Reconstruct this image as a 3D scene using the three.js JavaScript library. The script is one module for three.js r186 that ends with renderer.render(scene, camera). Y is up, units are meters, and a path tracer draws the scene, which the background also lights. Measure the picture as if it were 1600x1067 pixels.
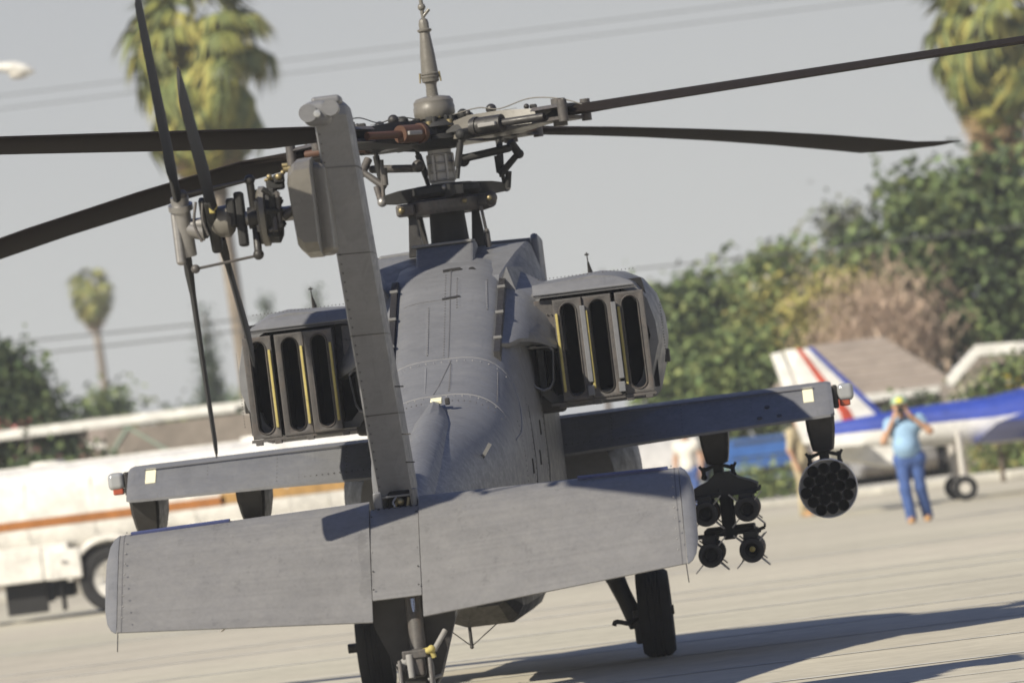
import * as THREE from 'three';
import { RoundedBoxGeometry } from 'three/addons/geometries/RoundedBoxGeometry.js';
import { mergeGeometries, mergeVertices, toCreasedNormals } from 'three/addons/utils/BufferGeometryUtils.js';
import { MarchingCubes } from 'three/addons/objects/MarchingCubes.js';

// ---------------------------------------------------------------- camera, sky, sun, exposure
const scene = new THREE.Scene();
const camera = new THREE.PerspectiveCamera(6.476, 1024 / 682, 1, 2500);
camera.position.set(0, 1.58, 0);
camera.rotation.order = 'YXZ';
camera.rotation.set(THREE.MathUtils.degToRad(1.081), 0, THREE.MathUtils.degToRad(-7));   // a long lens held with a 7 degree tilt
camera.focus = 37.5;
camera.userData.fStop = 3.0;
scene.add(camera);

const renderer = new THREE.WebGLRenderer({ antialias: true });
renderer.toneMapping = THREE.LinearToneMapping;
renderer.toneMappingExposure = 1.36;
renderer.shadowMap.enabled = true;

const SUN = new THREE.Vector3(-0.60, 0.60, 0.55).normalize();
{ // hazy autumn sky: pale at the horizon, bluer overhead, a wide soft glow round the sun
  const w = 256, h = 128, d = new Float32Array(w * h * 4);
  for (let j = 0; j < h; j++) for (let i = 0; i < w; i++) {
    const el = ((j + 0.5) / h - 0.5) * Math.PI, az = ((i + 0.5) / w - 0.5) * 2 * Math.PI;
    const dir = new THREE.Vector3(Math.cos(el) * Math.cos(az), Math.sin(el), Math.cos(el) * Math.sin(az));
    const t = 1 - Math.exp(-Math.pow(Math.max(0, el) / 0.34, 1.1));
    const g = 0.16 * Math.exp(-Math.acos(Math.min(1, dir.dot(SUN))) / 0.30);
    const a = el < 0 ? [0.30, 0.29, 0.27] : [0.455 + (0.022 - 0.455) * t, 0.458 + (0.062 - 0.458) * t, 0.435 + (0.21 - 0.435) * t];
    const k = (j * w + i) * 4;
    d[k] = a[0] + g; d[k + 1] = a[1] + g * 0.97; d[k + 2] = a[2] + g * 0.9; d[k + 3] = 1;
  }
  const sky = new THREE.DataTexture(d, w, h, THREE.RGBAFormat, THREE.FloatType);
  sky.mapping = THREE.EquirectangularReflectionMapping;
  sky.magFilter = sky.minFilter = THREE.LinearFilter; sky.wrapS = THREE.RepeatWrapping; sky.needsUpdate = true;
  scene.background = sky; scene.environment = sky;
}
const sun = new THREE.DirectionalLight(new THREE.Color(1, 0.92, 0.77), 5.0);
sun.position.copy(SUN).multiplyScalar(120).add(new THREE.Vector3(0, 0, -60)); sun.target.position.set(0, 0, -60);
sun.castShadow = true; sun.shadow.radius = 1.6; sun.shadow.mapSize.set(4096, 4096);
Object.assign(sun.shadow.camera, { left: -70, right: 70, top: 70, bottom: -70, near: 1, far: 300 });
scene.add(sun, sun.target);
scene.fog = new THREE.FogExp2(new THREE.Color(0.80, 0.84, 0.90), 0.0006);

// ---------------------------------------------------------------- helpers
let seed = 7;
const rnd = () => { seed = (seed + 0x6d2b79f5) | 0; let t = Math.imul(seed ^ (seed >>> 15), 1 | seed); t = (t + Math.imul(t ^ (t >>> 7), 61 | t)) ^ t; return ((t ^ (t >>> 14)) >>> 0) / 4294967296; };
const rr = (a, b) => a + (b - a) * rnd();
const V = (x, y, z) => new THREE.Vector3(x, y, z);
const RAD = Math.PI / 180;
const used = {};
function numbered(name) { const n = used[name] = (used[name] ?? -1) + 1; return n ? name + '_' + String(n).padStart(3, '0') : name; }
function tag(o, label, category, group, kind) {
  if (label) o.userData.label = label; if (category) o.userData.category = category;
  if (group) o.userData.group = group; if (kind) o.userData.kind = kind; return o;
}
function thing(name, label, category, pos = [0, 0, 0], turn = 0, group) {
  const o = new THREE.Group(); o.name = numbered(name); o.position.set(...pos); o.rotation.y = turn; scene.add(o);
  return tag(o, label, category, group);
}
function boxUV(g) {            // metres, by the way each face points in the object's own space
  g = g.index ? g.toNonIndexed() : g;
  const p = g.attributes.position, n = p.count, uv = new Float32Array(n * 2);
  const a = V(), b = V(), c = V();
  for (let i = 0; i < n; i += 3) {
    a.fromBufferAttribute(p, i); b.fromBufferAttribute(p, i + 1); c.fromBufferAttribute(p, i + 2);
    const nx = Math.abs((b.y - a.y) * (c.z - a.z) - (b.z - a.z) * (c.y - a.y)), ny = Math.abs((b.z - a.z) * (c.x - a.x) - (b.x - a.x) * (c.z - a.z)), nz = Math.abs((b.x - a.x) * (c.y - a.y) - (b.y - a.y) * (c.x - a.x));
    [a, b, c].forEach((q, k) => {
      uv[(i + k) * 2] = nx > ny && nx > nz ? q.z : q.x; uv[(i + k) * 2 + 1] = ny >= nx && ny > nz ? q.z : q.y;
    });
  }
  g.setAttribute('uv', new THREE.BufferAttribute(uv, 2));
  return g;
}
function clean(g, crease) {
  const hasColor = g.attributes.color;
  for (const k of Object.keys(g.attributes)) if (!['position', 'normal', 'color'].includes(k)) g.deleteAttribute(k);
  g.morphAttributes = {};
  if (crease !== undefined) { g.deleteAttribute('normal'); g = toCreasedNormals(g.index ? g : mergeVertices(g, 1e-5), crease); }
  return boxUV(g);
}
function mesh(name, geos, mat, parent = scene, o = {}) {
  const list = (Array.isArray(geos) ? geos : [geos]).map((g) => clean(g));
  const m = new THREE.Mesh(list.length > 1 ? mergeGeometries(list) : list[0], mat);
  let up = 0; for (let q = parent; q && q !== scene; q = q.parent) up++;
  if (up > 2) parent = parent.parent;                        // thing > part > sub-part and no further
  m.name = parent === scene ? numbered(name) : name; m.castShadow = m.receiveShadow = true;
  if (o.label) m.userData.label = o.label; if (o.kind) m.userData.kind = o.kind;
  parent.add(m); return m;
}
const T = (g, x = 0, y = 0, z = 0, rx = 0, ry = 0, rz = 0) => g.applyMatrix4(new THREE.Matrix4().compose(V(x, y, z), new THREE.Quaternion().setFromEuler(new THREE.Euler(rx, ry, rz, 'YXZ')), V(1, 1, 1)));
const box = (w, h, d, x = 0, y = 0, z = 0, r = 0, rx = 0, ry = 0, rz = 0) => T(r ? new RoundedBoxGeometry(w, h, d, 2, Math.min(r, w / 2.01, h / 2.01, d / 2.01)) : new THREE.BoxGeometry(w, h, d), x, y, z, rx, ry, rz);
function rod(a, b, r1, r2 = r1, seg = 12, open = false) {
  const A = V(...a), B = V(...b), L = A.distanceTo(B);
  const g = new THREE.CylinderGeometry(r2, r1, L, seg, 1, open);
  const q = new THREE.Quaternion().setFromUnitVectors(V(0, 1, 0), B.clone().sub(A).normalize());
  return g.applyMatrix4(new THREE.Matrix4().compose(A.clone().add(B).multiplyScalar(0.5), q, V(1, 1, 1)));
}
const tube = (pts, r, seg = 24, rs = 8) => new THREE.TubeGeometry(new THREE.CatmullRomCurve3(pts.map((p) => V(...p))), seg, r, rs);
const ball = (r, x, y, z, ws = 14, hs = 10) => T(new THREE.SphereGeometry(r, ws, hs), x, y, z);
function lathe(profile, a, axis = 'y', seg = 28) {   // profile: [radius, along]
  const g = new THREE.LatheGeometry(profile.map(([r, y]) => new THREE.Vector2(Math.max(r, 1e-4), y)), seg);
  if (axis === 'x') g.rotateZ(-Math.PI / 2); if (axis === 'z') g.rotateX(Math.PI / 2);
  return clean(T(g, ...a), 0.6);
}
function loft(rings, caps = [true, true], crease = 0.5, closed = true) {
  const n = rings[0].length, pos = [], idx = [];
  rings.forEach((r) => r.forEach((p) => pos.push(p[0], p[1], p[2])));
  const m = closed ? n : n - 1;
  for (let i = 0; i < rings.length - 1; i++) for (let j = 0; j < m; j++) {
    const a = i * n + j, b = i * n + (j + 1) % n, c = a + n, d = b + n;
    idx.push(a, c, b, b, c, d);
  }
  [[0, caps[0]], [rings.length - 1, caps[1]]].forEach(([i, on], e) => {
    if (!on) return;
    const c = rings[i].reduce((s, p) => [s[0] + p[0] / n, s[1] + p[1] / n, s[2] + p[2] / n], [0, 0, 0]);
    const k = pos.length / 3; pos.push(...c);
    for (let j = 0; j < n; j++) { const a = i * n + j, b = i * n + (j + 1) % n; e ? idx.push(k, b, a) : idx.push(k, a, b); }
  });
  const g = new THREE.BufferGeometry();
  g.setAttribute('position', new THREE.Float32BufferAttribute(pos, 3)); g.setIndex(idx);
  let vol = 0;                                              // turn it the right way out
  for (let i = 0; i < idx.length; i += 3) { const [a, b, c] = [0, 1, 2].map((k) => V(pos[idx[i + k] * 3], pos[idx[i + k] * 3 + 1], pos[idx[i + k] * 3 + 2])); vol += a.dot(b.cross(c)); }
  if (vol < 0) for (let i = 0; i < idx.length; i += 3) [idx[i], idx[i + 1]] = [idx[i + 1], idx[i]];
  g.setIndex(idx);
  return clean(g, crease);
}
function extr(pts, depth, bevel = 0, holes = []) {          // outline in x, y; front at z = 0, body towards -z
  const s = new THREE.Shape(pts.map((p) => new THREE.Vector2(...p)));
  for (const h of holes) s.holes.push(new THREE.Path(h.map((p) => new THREE.Vector2(...p))));
  const g = new THREE.ExtrudeGeometry(s, { depth: depth - 2 * bevel, bevelEnabled: bevel > 0, bevelSize: bevel, bevelThickness: bevel, bevelOffset: -bevel, bevelSegments: 2, curveSegments: 10 });
  g.translate(0, 0, -depth + bevel); return clean(g, 0.5);
}
const side = (pts, width, bevel = 0) => T(extr(pts.map(([z, y]) => [-z, y]), width, bevel), width / 2, 0, 0, 0, Math.PI / 2, 0);  // outline in z, y; centred on x = 0
function sup(z, hw, top, bot, cy, n = 2.5, N = 44, cx = 0, nb = n) {   // one superellipse ring
  const r = [];
  for (let i = 0; i < N; i++) {
    const a = i / N * 2 * Math.PI, c = Math.cos(a), s = Math.sin(a), e = s > 0 ? n : nb;
    r.push([cx + hw * Math.sign(c) * Math.abs(c) ** (2 / e), cy + (s > 0 ? top - cy : cy - bot) * Math.sign(s) * Math.abs(s) ** (2 / e), z]);
  }
  return r;
}

// ---------------------------------------------------------------- textures
function noise2(px, py, s) {   // tiling value noise
  const N = 1 << 12, tab = new Float32Array(N); let q = s;
  for (let i = 0; i < N; i++) { q = (Math.imul(q, 1664525) + 1013904223) | 0; tab[i] = (q >>> 8) / 16777216; }
  return (u, v) => {
    const x = u * px, y = v * py, x0 = Math.floor(x), y0 = Math.floor(y); let fx = x - x0, fy = y - y0; fx = fx * fx * (3 - 2 * fx); fy = fy * fy * (3 - 2 * fy);
    const h = (i, j) => tab[((((i % px) + px) % px) * 131 + (((j % py) + py) % py) * 977) & (N - 1)];
    return (h(x0, y0) * (1 - fx) + h(x0 + 1, y0) * fx) * (1 - fy) + (h(x0, y0 + 1) * (1 - fx) + h(x0 + 1, y0 + 1) * fx) * fy;
  };
}
function tex(size, metres, fn, srgb = true) {
  const d = new Uint8Array(size * size * 4);
  for (let j = 0; j < size; j++) for (let i = 0; i < size; i++) {
    const c = fn(i / size, j / size), k = (j * size + i) * 4;
    for (let e = 0; e < 3; e++) { let l = Math.min(1, Math.max(0, Array.isArray(c) ? c[e] : c)); if (srgb) l = l < 0.0031308 ? l * 12.92 : 1.055 * l ** (1 / 2.4) - 0.055; d[k + e] = l * 255; }
    d[k + 3] = 255;
  }
  const t = new THREE.DataTexture(d, size, size); t.wrapS = t.wrapT = THREE.RepeatWrapping; t.magFilter = THREE.LinearFilter; t.minFilter = THREE.LinearMipmapLinearFilter;
  t.generateMipmaps = true; t.repeat.set(1 / metres[0], 1 / metres[1]); if (srgb) t.colorSpace = THREE.SRGBColorSpace; t.needsUpdate = true; return t;
}
const nA = noise2(5, 5, 11), nB = noise2(17, 19, 12), nC = noise2(61, 67, 13), nD = noise2(220, 230, 14), nS = noise2(7, 160, 15), nE = noise2(400, 400, 16);
// worn service paint: faded cloudy patches, wiping streaks, chips and specks of dirt
const grunge = tex(1024, [1.9, 1.9], (u, v) => {
  let c = 0.80 + 0.10 * (nA(u, v) - 0.5) + 0.07 * (nB(u, v) - 0.5) + 0.07 * (nC(u, v) - 0.5) + 0.06 * (nS(u, v) - 0.5) + 0.07 * (nE(u, v) - 0.5);
  if (nB(v, u) * 0.7 + nC(u, v) * 0.3 > 0.70) c *= 0.93;
  const st = nS(v, u); if (st > 0.9 && nB(u, v) > 0.5) c *= 0.90;
  const sp = nD(u, v) * 0.6 + nE(u, v) * 0.4; if (sp > 0.86) c *= 0.72; if (nD(v, u) > 0.965) c *= 1.2;
  return [c, c, c];
});
const roughTex = tex(512, [1.3, 1.3], (u, v) => 0.62 + 0.25 * (nB(u, v) - 0.5) + 0.25 * (nC(u, v) - 0.5), false);
const bumpTex = tex(512, [1.7, 1.7], (u, v) => 0.5 + 0.5 * (nA(u, v) - 0.5) + 0.3 * (nB(u, v) - 0.5) + 0.06 * (nE(u, v) - 0.5), false);
const gN1 = noise2(3, 40, 21), gN2 = noise2(9, 130, 22), gN3 = noise2(6, 8, 23), gN4 = noise2(70, 90, 24), gN5 = noise2(500, 500, 25), gN6 = noise2(30, 300, 26);
const apronTex = tex(2048, [44, 44], (u, v) => {            // weathered pale apron: long tyre scuffs and wipes across, stains, grit
  let c = 0.84 + 0.08 * (gN1(u, v) - 0.5) + 0.07 * (gN2(u, v) - 0.5) + 0.16 * (gN3(u, v) - 0.5) + 0.10 * (gN4(u, v) - 0.5) + 0.16 * (gN5(u, v) - 0.5);
  const sk = gN6(u, v); if (sk > 0.92) c *= 1.07; if (gN4(u, v) > 0.80 && gN5(u, v) > 0.4) c *= 0.90; if (gN5(v, u) > 0.985) c *= 0.7;
  return [c, c * (0.985 + 0.03 * (gN3(v, u) - 0.5)), c * 0.95];
});
// heat-stained metal of the exhaust pack: brown bloom, grey oxide, soot flecks
const heatTex = tex(512, [0.9, 0.9], (u, v) => {
  const a = nB(u, v) * 0.6 + nC(u, v) * 0.4, b = nC(v, u); let c = 0.80 + 0.30 * (a - 0.5) + 0.22 * (b - 0.5) + 0.10 * (nE(u, v) - 0.5); if (b > 0.8) c *= 0.7;
  const k = Math.max(0, a - 0.5) * 0.7; return [c * (1 + 0.35 * k), c * (1 - 0.1 * k), c * (1 - 0.35 * k)];
});
// tailplane skin: brushed along the span, grubby hand marks and a run of old oil beside the middle panel
const nT1 = noise2(9, 260, 31), nT2 = noise2(60, 60, 32), nT3 = noise2(300, 300, 33), nT4 = noise2(14, 30, 34);
const tailTex = tex(1024, [3.8, 3.8], (u, v) => {
  let c = 0.82 + 0.09 * (nT1(u, v) - 0.5) + 0.06 * (nT2(u, v) - 0.5) + 0.09 * (nT3(u, v) - 0.5) + 0.06 * (nT4(u, v) - 0.5);
  const x = (u > 0.5 ? u - 1 : u) * 3.8, z = v * 3.8 + 7.6;
  const m = nT2(v, u) * 0.6 + nT3(u, v) * 0.4;
  if (Math.abs(x + 0.225 + 0.03 * (nT2(u, v) - 0.5)) < 0.035 && z > 7.95 && z < 8.5 && m > 0.36) c *= 0.86;
  if (Math.hypot(x + 0.27, (z - 8.08) * 1.5) < 0.11 && m > 0.45) c *= 0.88;
  if (m > 0.80) c *= 0.84; if (nT3(v, u) > 0.985) c *= 0.55;
  return [c, c * 0.998, c * 0.99];
});
const soft = tex(512, [2.5, 2.5], (u, v) => { const c = 0.82 + 0.2 * (nA(u, v) - 0.5) + 0.22 * (nB(u, v) - 0.5) + 0.2 * (nC(u, v) - 0.5); return [c, c, c]; });

const M = {};
const lin = (r, g, b) => new THREE.Color().setRGB(r, g, b);
const mat = (name, c, rough = 0.6, o = {}) => { const m = new THREE.MeshStandardMaterial({ color: lin(...c), roughness: rough, ...o }); m.name = name; M[name] = m; return m; };
const worn = { map: grunge, roughnessMap: roughTex, bumpMap: bumpTex, bumpScale: 0.002 };
mat('paint', [0.178, 0.182, 0.194], 0.8, worn);
mat('paint_pale', [0.197, 0.195, 0.195], 0.8, { ...worn, map: tailTex });
mat('suppressor', [0.092, 0.086, 0.083], 0.85, { ...worn, map: heatTex });
mat('dark_paint', [0.028, 0.026, 0.025], 0.8, worn);
mat('rotor_drab', [0.17, 0.16, 0.14], 0.6, worn);
M.blade = new THREE.MeshPhysicalMaterial({ color: lin(.016, .012, .010), roughness: .95, specularIntensity: .25, map: grunge }); M.blade.name = 'blade';
mat('hub_black', [0.018, 0.018, 0.018], 0.7, { map: grunge });
mat('hub_brown', [0.09, 0.04, 0.022], 0.6, { map: grunge });
mat('steel', [0.42, 0.41, 0.40], 0.5, { metalness: 0.9, map: grunge });
mat('brass', [0.36, 0.30, 0.17], 0.5, { metalness: 0.8, map: grunge });
mat('black', [0.008, 0.008, 0.010], 0.9);
mat('soot', [0.007, 0.0065, 0.007], 0.9, { map: soft });
mat('yellow', [0.44, 0.37, 0.12], 0.7, { map: soft });
mat('sealant', [0.29, 0.285, 0.28], 0.7, { map: grunge });
mat('groove', [0.09, 0.09, 0.095], 0.8);
mat('strip_blue', [0.065, 0.08, 0.20], 0.55, { map: grunge });
mat('formation', [0.75, 0.72, 0.52], 0.5);
mat('rubber', [0.018, 0.018, 0.019], 0.85, { map: soft });
mat('white_paint', [0.80, 0.79, 0.74], 0.45, { map: soft });
mat('pod_white', [0.74, 0.74, 0.75], 0.6, { map: soft });
mat('missile', [0.018, 0.018, 0.02], 0.7, { map: soft });
mat('missile_fin', [0.35, 0.33, 0.31], 0.6);
mat('lens_red', [0.32, 0.07, 0.035], 0.25);
mat('lens_clear', [0.36, 0.37, 0.38], 0.15, { metalness: 0.3 });

// ---------------------------------------------------------------- ground
mat('apron', [0.51, 0.48, 0.395], 0.9, { map: apronTex });
mat('walk', [0.62, 0.60, 0.54], 0.9, { map: soft });
mat('dirt', [0.30, 0.25, 0.17], 0.95, { map: soft });
const sheet = (x0, x1, z0, z1, y) => { const g = new THREE.PlaneGeometry(x1 - x0, z1 - z0, 4, 4); g.rotateX(-Math.PI / 2); return g.translate((x0 + x1) / 2, y, (z0 + z1) / 2); };
const ground = mesh('ground', sheet(-600, 600, -1400, 60, -0.004), M.dirt, scene, { kind: 'structure' });
const apron = mesh('apron', sheet(-160, 160, -116, 40, 0), M.apron, scene, { kind: 'structure' });
mat('joint', [0.60, 0.59, 0.54], 0.9, { map: soft }); mat('joint_dark', [0.25, 0.25, 0.245], 0.9, { map: soft });
for (const [z, w, t, m] of [[-33.4, .10, .4, 'joint'], [-35.0, .05, .2, 'joint'], [-37.2, .12, -.5, 'joint'], [-40.2, .09, 1.2, 'joint'], [-43.6, .10, .3, 'joint'], [-46.5, .14, .2, 'joint'], [-48.4, .14, .5, 'joint'], [-53, .16, .2, 'joint'], [-58, .2, .3, 'joint'], [-61, .2, 0, 'joint'], [-70, .3, .2, 'joint']]) {
  mesh('pavement_joint', T(sheet(-40, 40, -w / 2, w / 2, 0.004), 0, 0, z, 0, t * RAD), M[m], apron);
}
const walk = mesh('pavement', box(320, .14, 5, 0, .066, -118.6), M.walk, scene, { kind: 'structure' });
mesh('kerb', box(320, .15, .2, 0, .07, -116.0, .02), M.walk, walk);

// ---------------------------------------------------------------- buildings beyond the field
mat('shingle', [0.34, 0.285, 0.235], 0.9, { map: soft }); mat('stucco', [0.62, 0.58, 0.50], 0.9, { map: soft }); mat('block_wall', [0.27, 0.235, 0.20], 0.95, { map: soft });
mat('glass', [0.05, 0.06, 0.07], 0.08); mat('pale_wall', [0.58, 0.57, 0.54], 0.9, { map: soft }); mat('green_trim', [0.27, 0.36, 0.29], 0.7);
function house(name, label, x, z, w, d, h, ridge, over, roofMat, wallMat, turn = 0, hip = 0) {
  const o = thing(name, label, 'house', [x, 0, z], turn);
  mesh('wall', box(w, h, d, 0, h / 2, 0), wallMat, o);
  const a = w / 2 + over, b = d / 2 + over, e = h - .12, r = Math.max(.01, a - hip);
  const roof = mesh('roof', [loft([[[-a, e, b], [a, e, b], [a, e, -b], [-a, e, -b]], [[-a, e + .14, b], [a, e + .14, b], [a, e + .14, -b], [-a, e + .14, -b]], [[-r, ridge, .06], [r, ridge, .06], [r, ridge, -.06], [-r, ridge, -.06]]], [true, true], .1)], roofMat, o);
  for (let k = 1; k < 7; k++) { const t = k / 7; mesh('shingle_course', box(2 * (a + (r - a) * t), .03, .05, 0, e + .15 + (ridge - e - .14) * t, b + (.06 - b) * t, .01), roofMat, roof); }
  mesh('fascia', box(2 * a, .16, .05, 0, e + .05, b + .02), M.white_paint, roof);
  for (const k of [-.3, .25]) { const f = mesh('window', box(1.2, .9, .06, k * w, h * .55, d / 2 + .02), M.white_paint, o); mesh('pane', [box(.52, .78, .03, k * w - .28, h * .55, d / 2 + .05), box(.52, .78, .03, k * w + .28, h * .55, d / 2 + .05)], M.glass, f); }
  mesh('door', box(.9, 2.0 * Math.min(1, h / 2.2), .06, w * .02, Math.min(1, h / 2.2), d / 2 + .02), M.shingle, o);
  return o;
}
house('bungalow', 'low house with broad brown hip roof behind the parked light aeroplane', 7.15, -130, 3.2, 6, 1.95, 3.16, .45, M.shingle, M.stucco, 0, 1.25);
const wh = thing('white_house', 'white gabled house end with pale roof edge at the right behind the shrub', 'house', [10.6, 0, -119], 0);
mesh('wall', extr([[-2.0, 0], [2.4, 0], [2.4, 2.3], [-1.4, 2.4], [-2.0, 1.9]], 4).translate(0, 0, -.9), M.block_wall, wh);
for (const b of [box(.85, .17, .9, -1.85, 2.22, -.1, .02, 0, 0, 42 * RAD), box(3.4, .22, .9, .15, 2.44, -.1, .02, 0, 0, -3 * RAD)]) mesh('barge_board', b, M.white_paint, wh);
mesh('window', box(.6, .7, .05, -.6, 1.5, -.88), M.glass, wh);
// long low building on the left: brown wall under a thin white roof edge
const low = thing('long_shed', 'long low building with brown block wall and thin white roof edge on the left', 'building', [-7.0, 0, -118]);
mesh('wall', box(3.2, 3.05, 5, .5, 1.525, -2.13), M.block_wall, low);
mesh('roof_beam', box(8.2, .11, .3, -2.6, 3.15, .25, .02), M.white_paint, low);
mesh('roof', box(8.6, .10, 5.4, -2.2, 3.24, -2.45), M.white_paint, low);
mesh('pillar', box(.55, 3.1, .3, 1.85, 1.55, .1, .03), M.white_paint, low);
for (const x of [-2.6, -5.8]) mesh('post', box(.10, 3.1, .10, x, 1.55, .2, .02), M.block_wall, low);
mesh('gable', [T(extr([[-.5, 0], [1.1, 0], [.1, .75]], .1, .02), -.75, 2.3, .3)], mat('gable_ochre', [.42, .40, .24], .9, { map: soft }), low);
for (const b of [T(box(1.25, .045, .14, 0, 0, 0, .01), -.15, 2.68, .33, 0, 0, -.64), T(box(.95, .045, .14, 0, 0, 0, .01), -.95, 2.68, .33, 0, 0, .9)]) mesh('gable_trim', b, M.green_trim, low);
mesh('garage_door', box(1.4, 1.9, .06, .9, .95, .12, .02), M.stucco, low);
const far = house('pale_house', 'pale hazy house far behind the small palm on the left', -11.6, -165, 1.9, 5, 3.3, 4.0, .2, M.shingle, M.pale_wall, 0, 1);

// ---------------------------------------------------------------- trees and plants
const leafMat = new THREE.MeshStandardMaterial({ color: 0xffffff, vertexColors: true, roughness: 0.75, side: THREE.DoubleSide }); leafMat.name = 'leaf';
mat('bark', [0.16, 0.125, 0.095], 0.95, { map: soft }); mat('palm_bark', [0.27, 0.23, 0.185], 0.95, { map: soft });
function leaves(lobes, count, size, cols, drop = 0, slim = 1) {     // leaf clumps through the outer shell of each lobe
  const pos = [], col = [], nor = [], W = lobes.map((l) => l[3] * l[4]), sum = W.reduce((a, b) => a + b, 0);
  const p = V(), n = V(), u = V(), w = V();
  for (let left = count; left > 0;) {
    let t = rnd() * sum, i = 0; while (i < lobes.length - 1 && (t -= W[i]) > 0) i++;
    const [cx, cy, cz, rx, ry] = lobes[i];
    n.set(rr(-1, 1), rr(-1, 1), rr(-1, 1)).normalize(); const q = Math.cbrt(rr(.18, 1)) * rr(.86, 1.10);
    const bx = cx + n.x * rx * q, by = cy + n.y * ry * q, bz = cz + n.z * rx * q, c = cols[Math.floor(rnd() * cols.length)], k = rr(.7, 1.3), m = 8 + Math.floor(rnd() * 10), cr = size * rr(.9, 2.2);
    left -= m;
    for (let e = 0; e < m; e++) {
      const sc = rnd() < .4 ? 2.3 : 1; p.set(bx + rr(-cr, cr) * sc, by + rr(-cr, cr) * .8 * sc, bz + rr(-cr, cr) * sc);
      u.set(rr(-1, 1), rr(-.6, .6) - drop, rr(-1, 1)).normalize(); w.set(rr(-1, 1), rr(-.4, .8), rr(-1, 1)).cross(u).normalize();
      const L = size * rr(.7, 1.4), B = L * rr(.28, .42) * slim, kk = k * rr(.75, 1.3);
      const a = p.clone(), b = p.clone().addScaledVector(u, L * .5).addScaledVector(w, B), d = p.clone().addScaledVector(u, L), f = p.clone().addScaledVector(u, L * .5).addScaledVector(w, -B);
      const nn = u.clone().cross(w).add(V(0, rr(-.1, .3), 0)).normalize();
      for (const x of [a, d, b, a, f, d]) { pos.push(x.x, x.y, x.z); nor.push(nn.x, nn.y, nn.z); col.push(c[0] * kk, c[1] * kk, c[2] * kk); }
    }
  }
  const g = new THREE.BufferGeometry();
  g.setAttribute('position', new THREE.Float32BufferAttribute(pos, 3)); g.setAttribute('normal', new THREE.Float32BufferAttribute(nor, 3)); g.setAttribute('color', new THREE.Float32BufferAttribute(col, 3));
  return g;
}
function tree(name, label, category, x, z, lobes, count, size, cols, trunk, group, drop = 0, slim = 1) {
  const o = thing(name, label, category, [x, 0, z], 0, group);
  const top = lobes.reduce((a, l) => Math.max(a, l[1]), 0), parts = [];
  for (let k = 0; k < (trunk > .2 ? 2 : 1); k++) parts.push(rod([k * .1, -.1, 0], [lobes[0][0] * .5, lobes[0][1] * .75, lobes[0][2] * .5], trunk, trunk * .6, 10));
  lobes.forEach((l) => parts.push(tube([[lobes[0][0] * .4, lobes[0][1] * .55, lobes[0][2] * .4], [(lobes[0][0] + l[0]) / 2 * .8, (lobes[0][1] * .7 + l[1]) / 2, l[2] * .5], [l[0], l[1] + l[4] * .5, l[2]]], trunk * .32, 10, 6)));
  mesh('trunk', parts, M.bark, o);
  const m = new THREE.Mesh(leaves(lobes, count, size, cols, drop, slim), leafMat); m.name = 'crown'; m.castShadow = m.receiveShadow = true; o.add(m);
  return o;
}
const G1 = [[.075, .115, .035], [.10, .14, .045], [.055, .085, .027], [.13, .16, .05]], G2 = [[.14, .19, .06], [.18, .21, .07], [.10, .145, .05]], YEL = [[.32, .29, .075], [.27, .26, .075], [.18, .19, .06], [.35, .30, .09]], BRN = [[.42, .31, .23], [.34, .25, .18], [.46, .36, .27]], DRK = [[.03, .05, .02], [.04, .065, .022], [.06, .085, .025]];
tree('broadleaf_tree', 'tall dark green tree filling the right edge below the palm', 'tree', 10.7, -136, [[0, 3.7, 0, 2.0, 2.0], [-.9, 4.7, .3, 1.0, 1.2], [.5, 5.1, 0, 1.5, 1.1], [-1.2, 3.2, .8, .9, 1.2], [1.2, 3.4, .6, 1.3, 1.9], [1.7, 4.8, .2, 1.2, 1.3], [-.4, 2.2, .4, 1.4, 1.4], [-1.1, 5.5, 0, .55, .6], [.2, 5.7, .3, .8, .7]], 12500, .21, [...G1, ...G1, ...DRK], .22).scale.setScalar(1.115);
tree('broadleaf_tree', 'smaller dark tree standing left of the tallest tree on the right', 'tree', 8.9, -152, [[0, 4.6, 0, .9, 1.3], [.3, 5.6, 0, .6, .7], [-.5, 4.0, .3, .8, 1.1], [.5, 4.2, 0, .9, 1.2]], 5000, .22, [...DRK, ...G1], .14);
tree('slender_tree', 'thin sparse grey green tree rising behind the yellow tree', 'tree', 8.95, -160, [[0, 5.6, 0, .5, 1.4], [.1, 6.8, 0, .35, .5], [-.4, 5.0, 0, .6, .8]], 1500, .22, [[.10, .12, .07], [.13, .14, .09]], .08);
tree('yellow_tree', 'bright yellow leaved tree above the brown roof', 'tree', 7.3, -135, [[0, 4.1, 0, .75, .65], [-.7, 3.7, .2, .6, .7], [.45, 4.0, 0, .6, .6], [-.2, 3.2, .4, .9, .7]], 7000, .12, YEL, .09);
tree('yellow_tree', 'small yellow green tree left of the brightest yellow tree', 'tree', 5.75, -137, [[0, 3.9, 0, .55, .8], [.3, 4.5, 0, .4, .4], [-.2, 3.1, .2, .6, .7]], 4200, .13, [...YEL, ...G2], .08);
tree('bare_tree', 'dry brown drooping tree beside the dark green tree', 'tree', 8.1, -134, [[0, 3.45, 0, .72, .62], [-.6, 3.0, .1, .5, .5], [.4, 3.0, .2, .5, .65], [-.2, 2.6, .2, .8, .5]], 9000, .32, BRN, .08, undefined, 1.1, .10).scale.setScalar(1.10);
const mid = 'green trees in the row behind the right hand wing';
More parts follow.
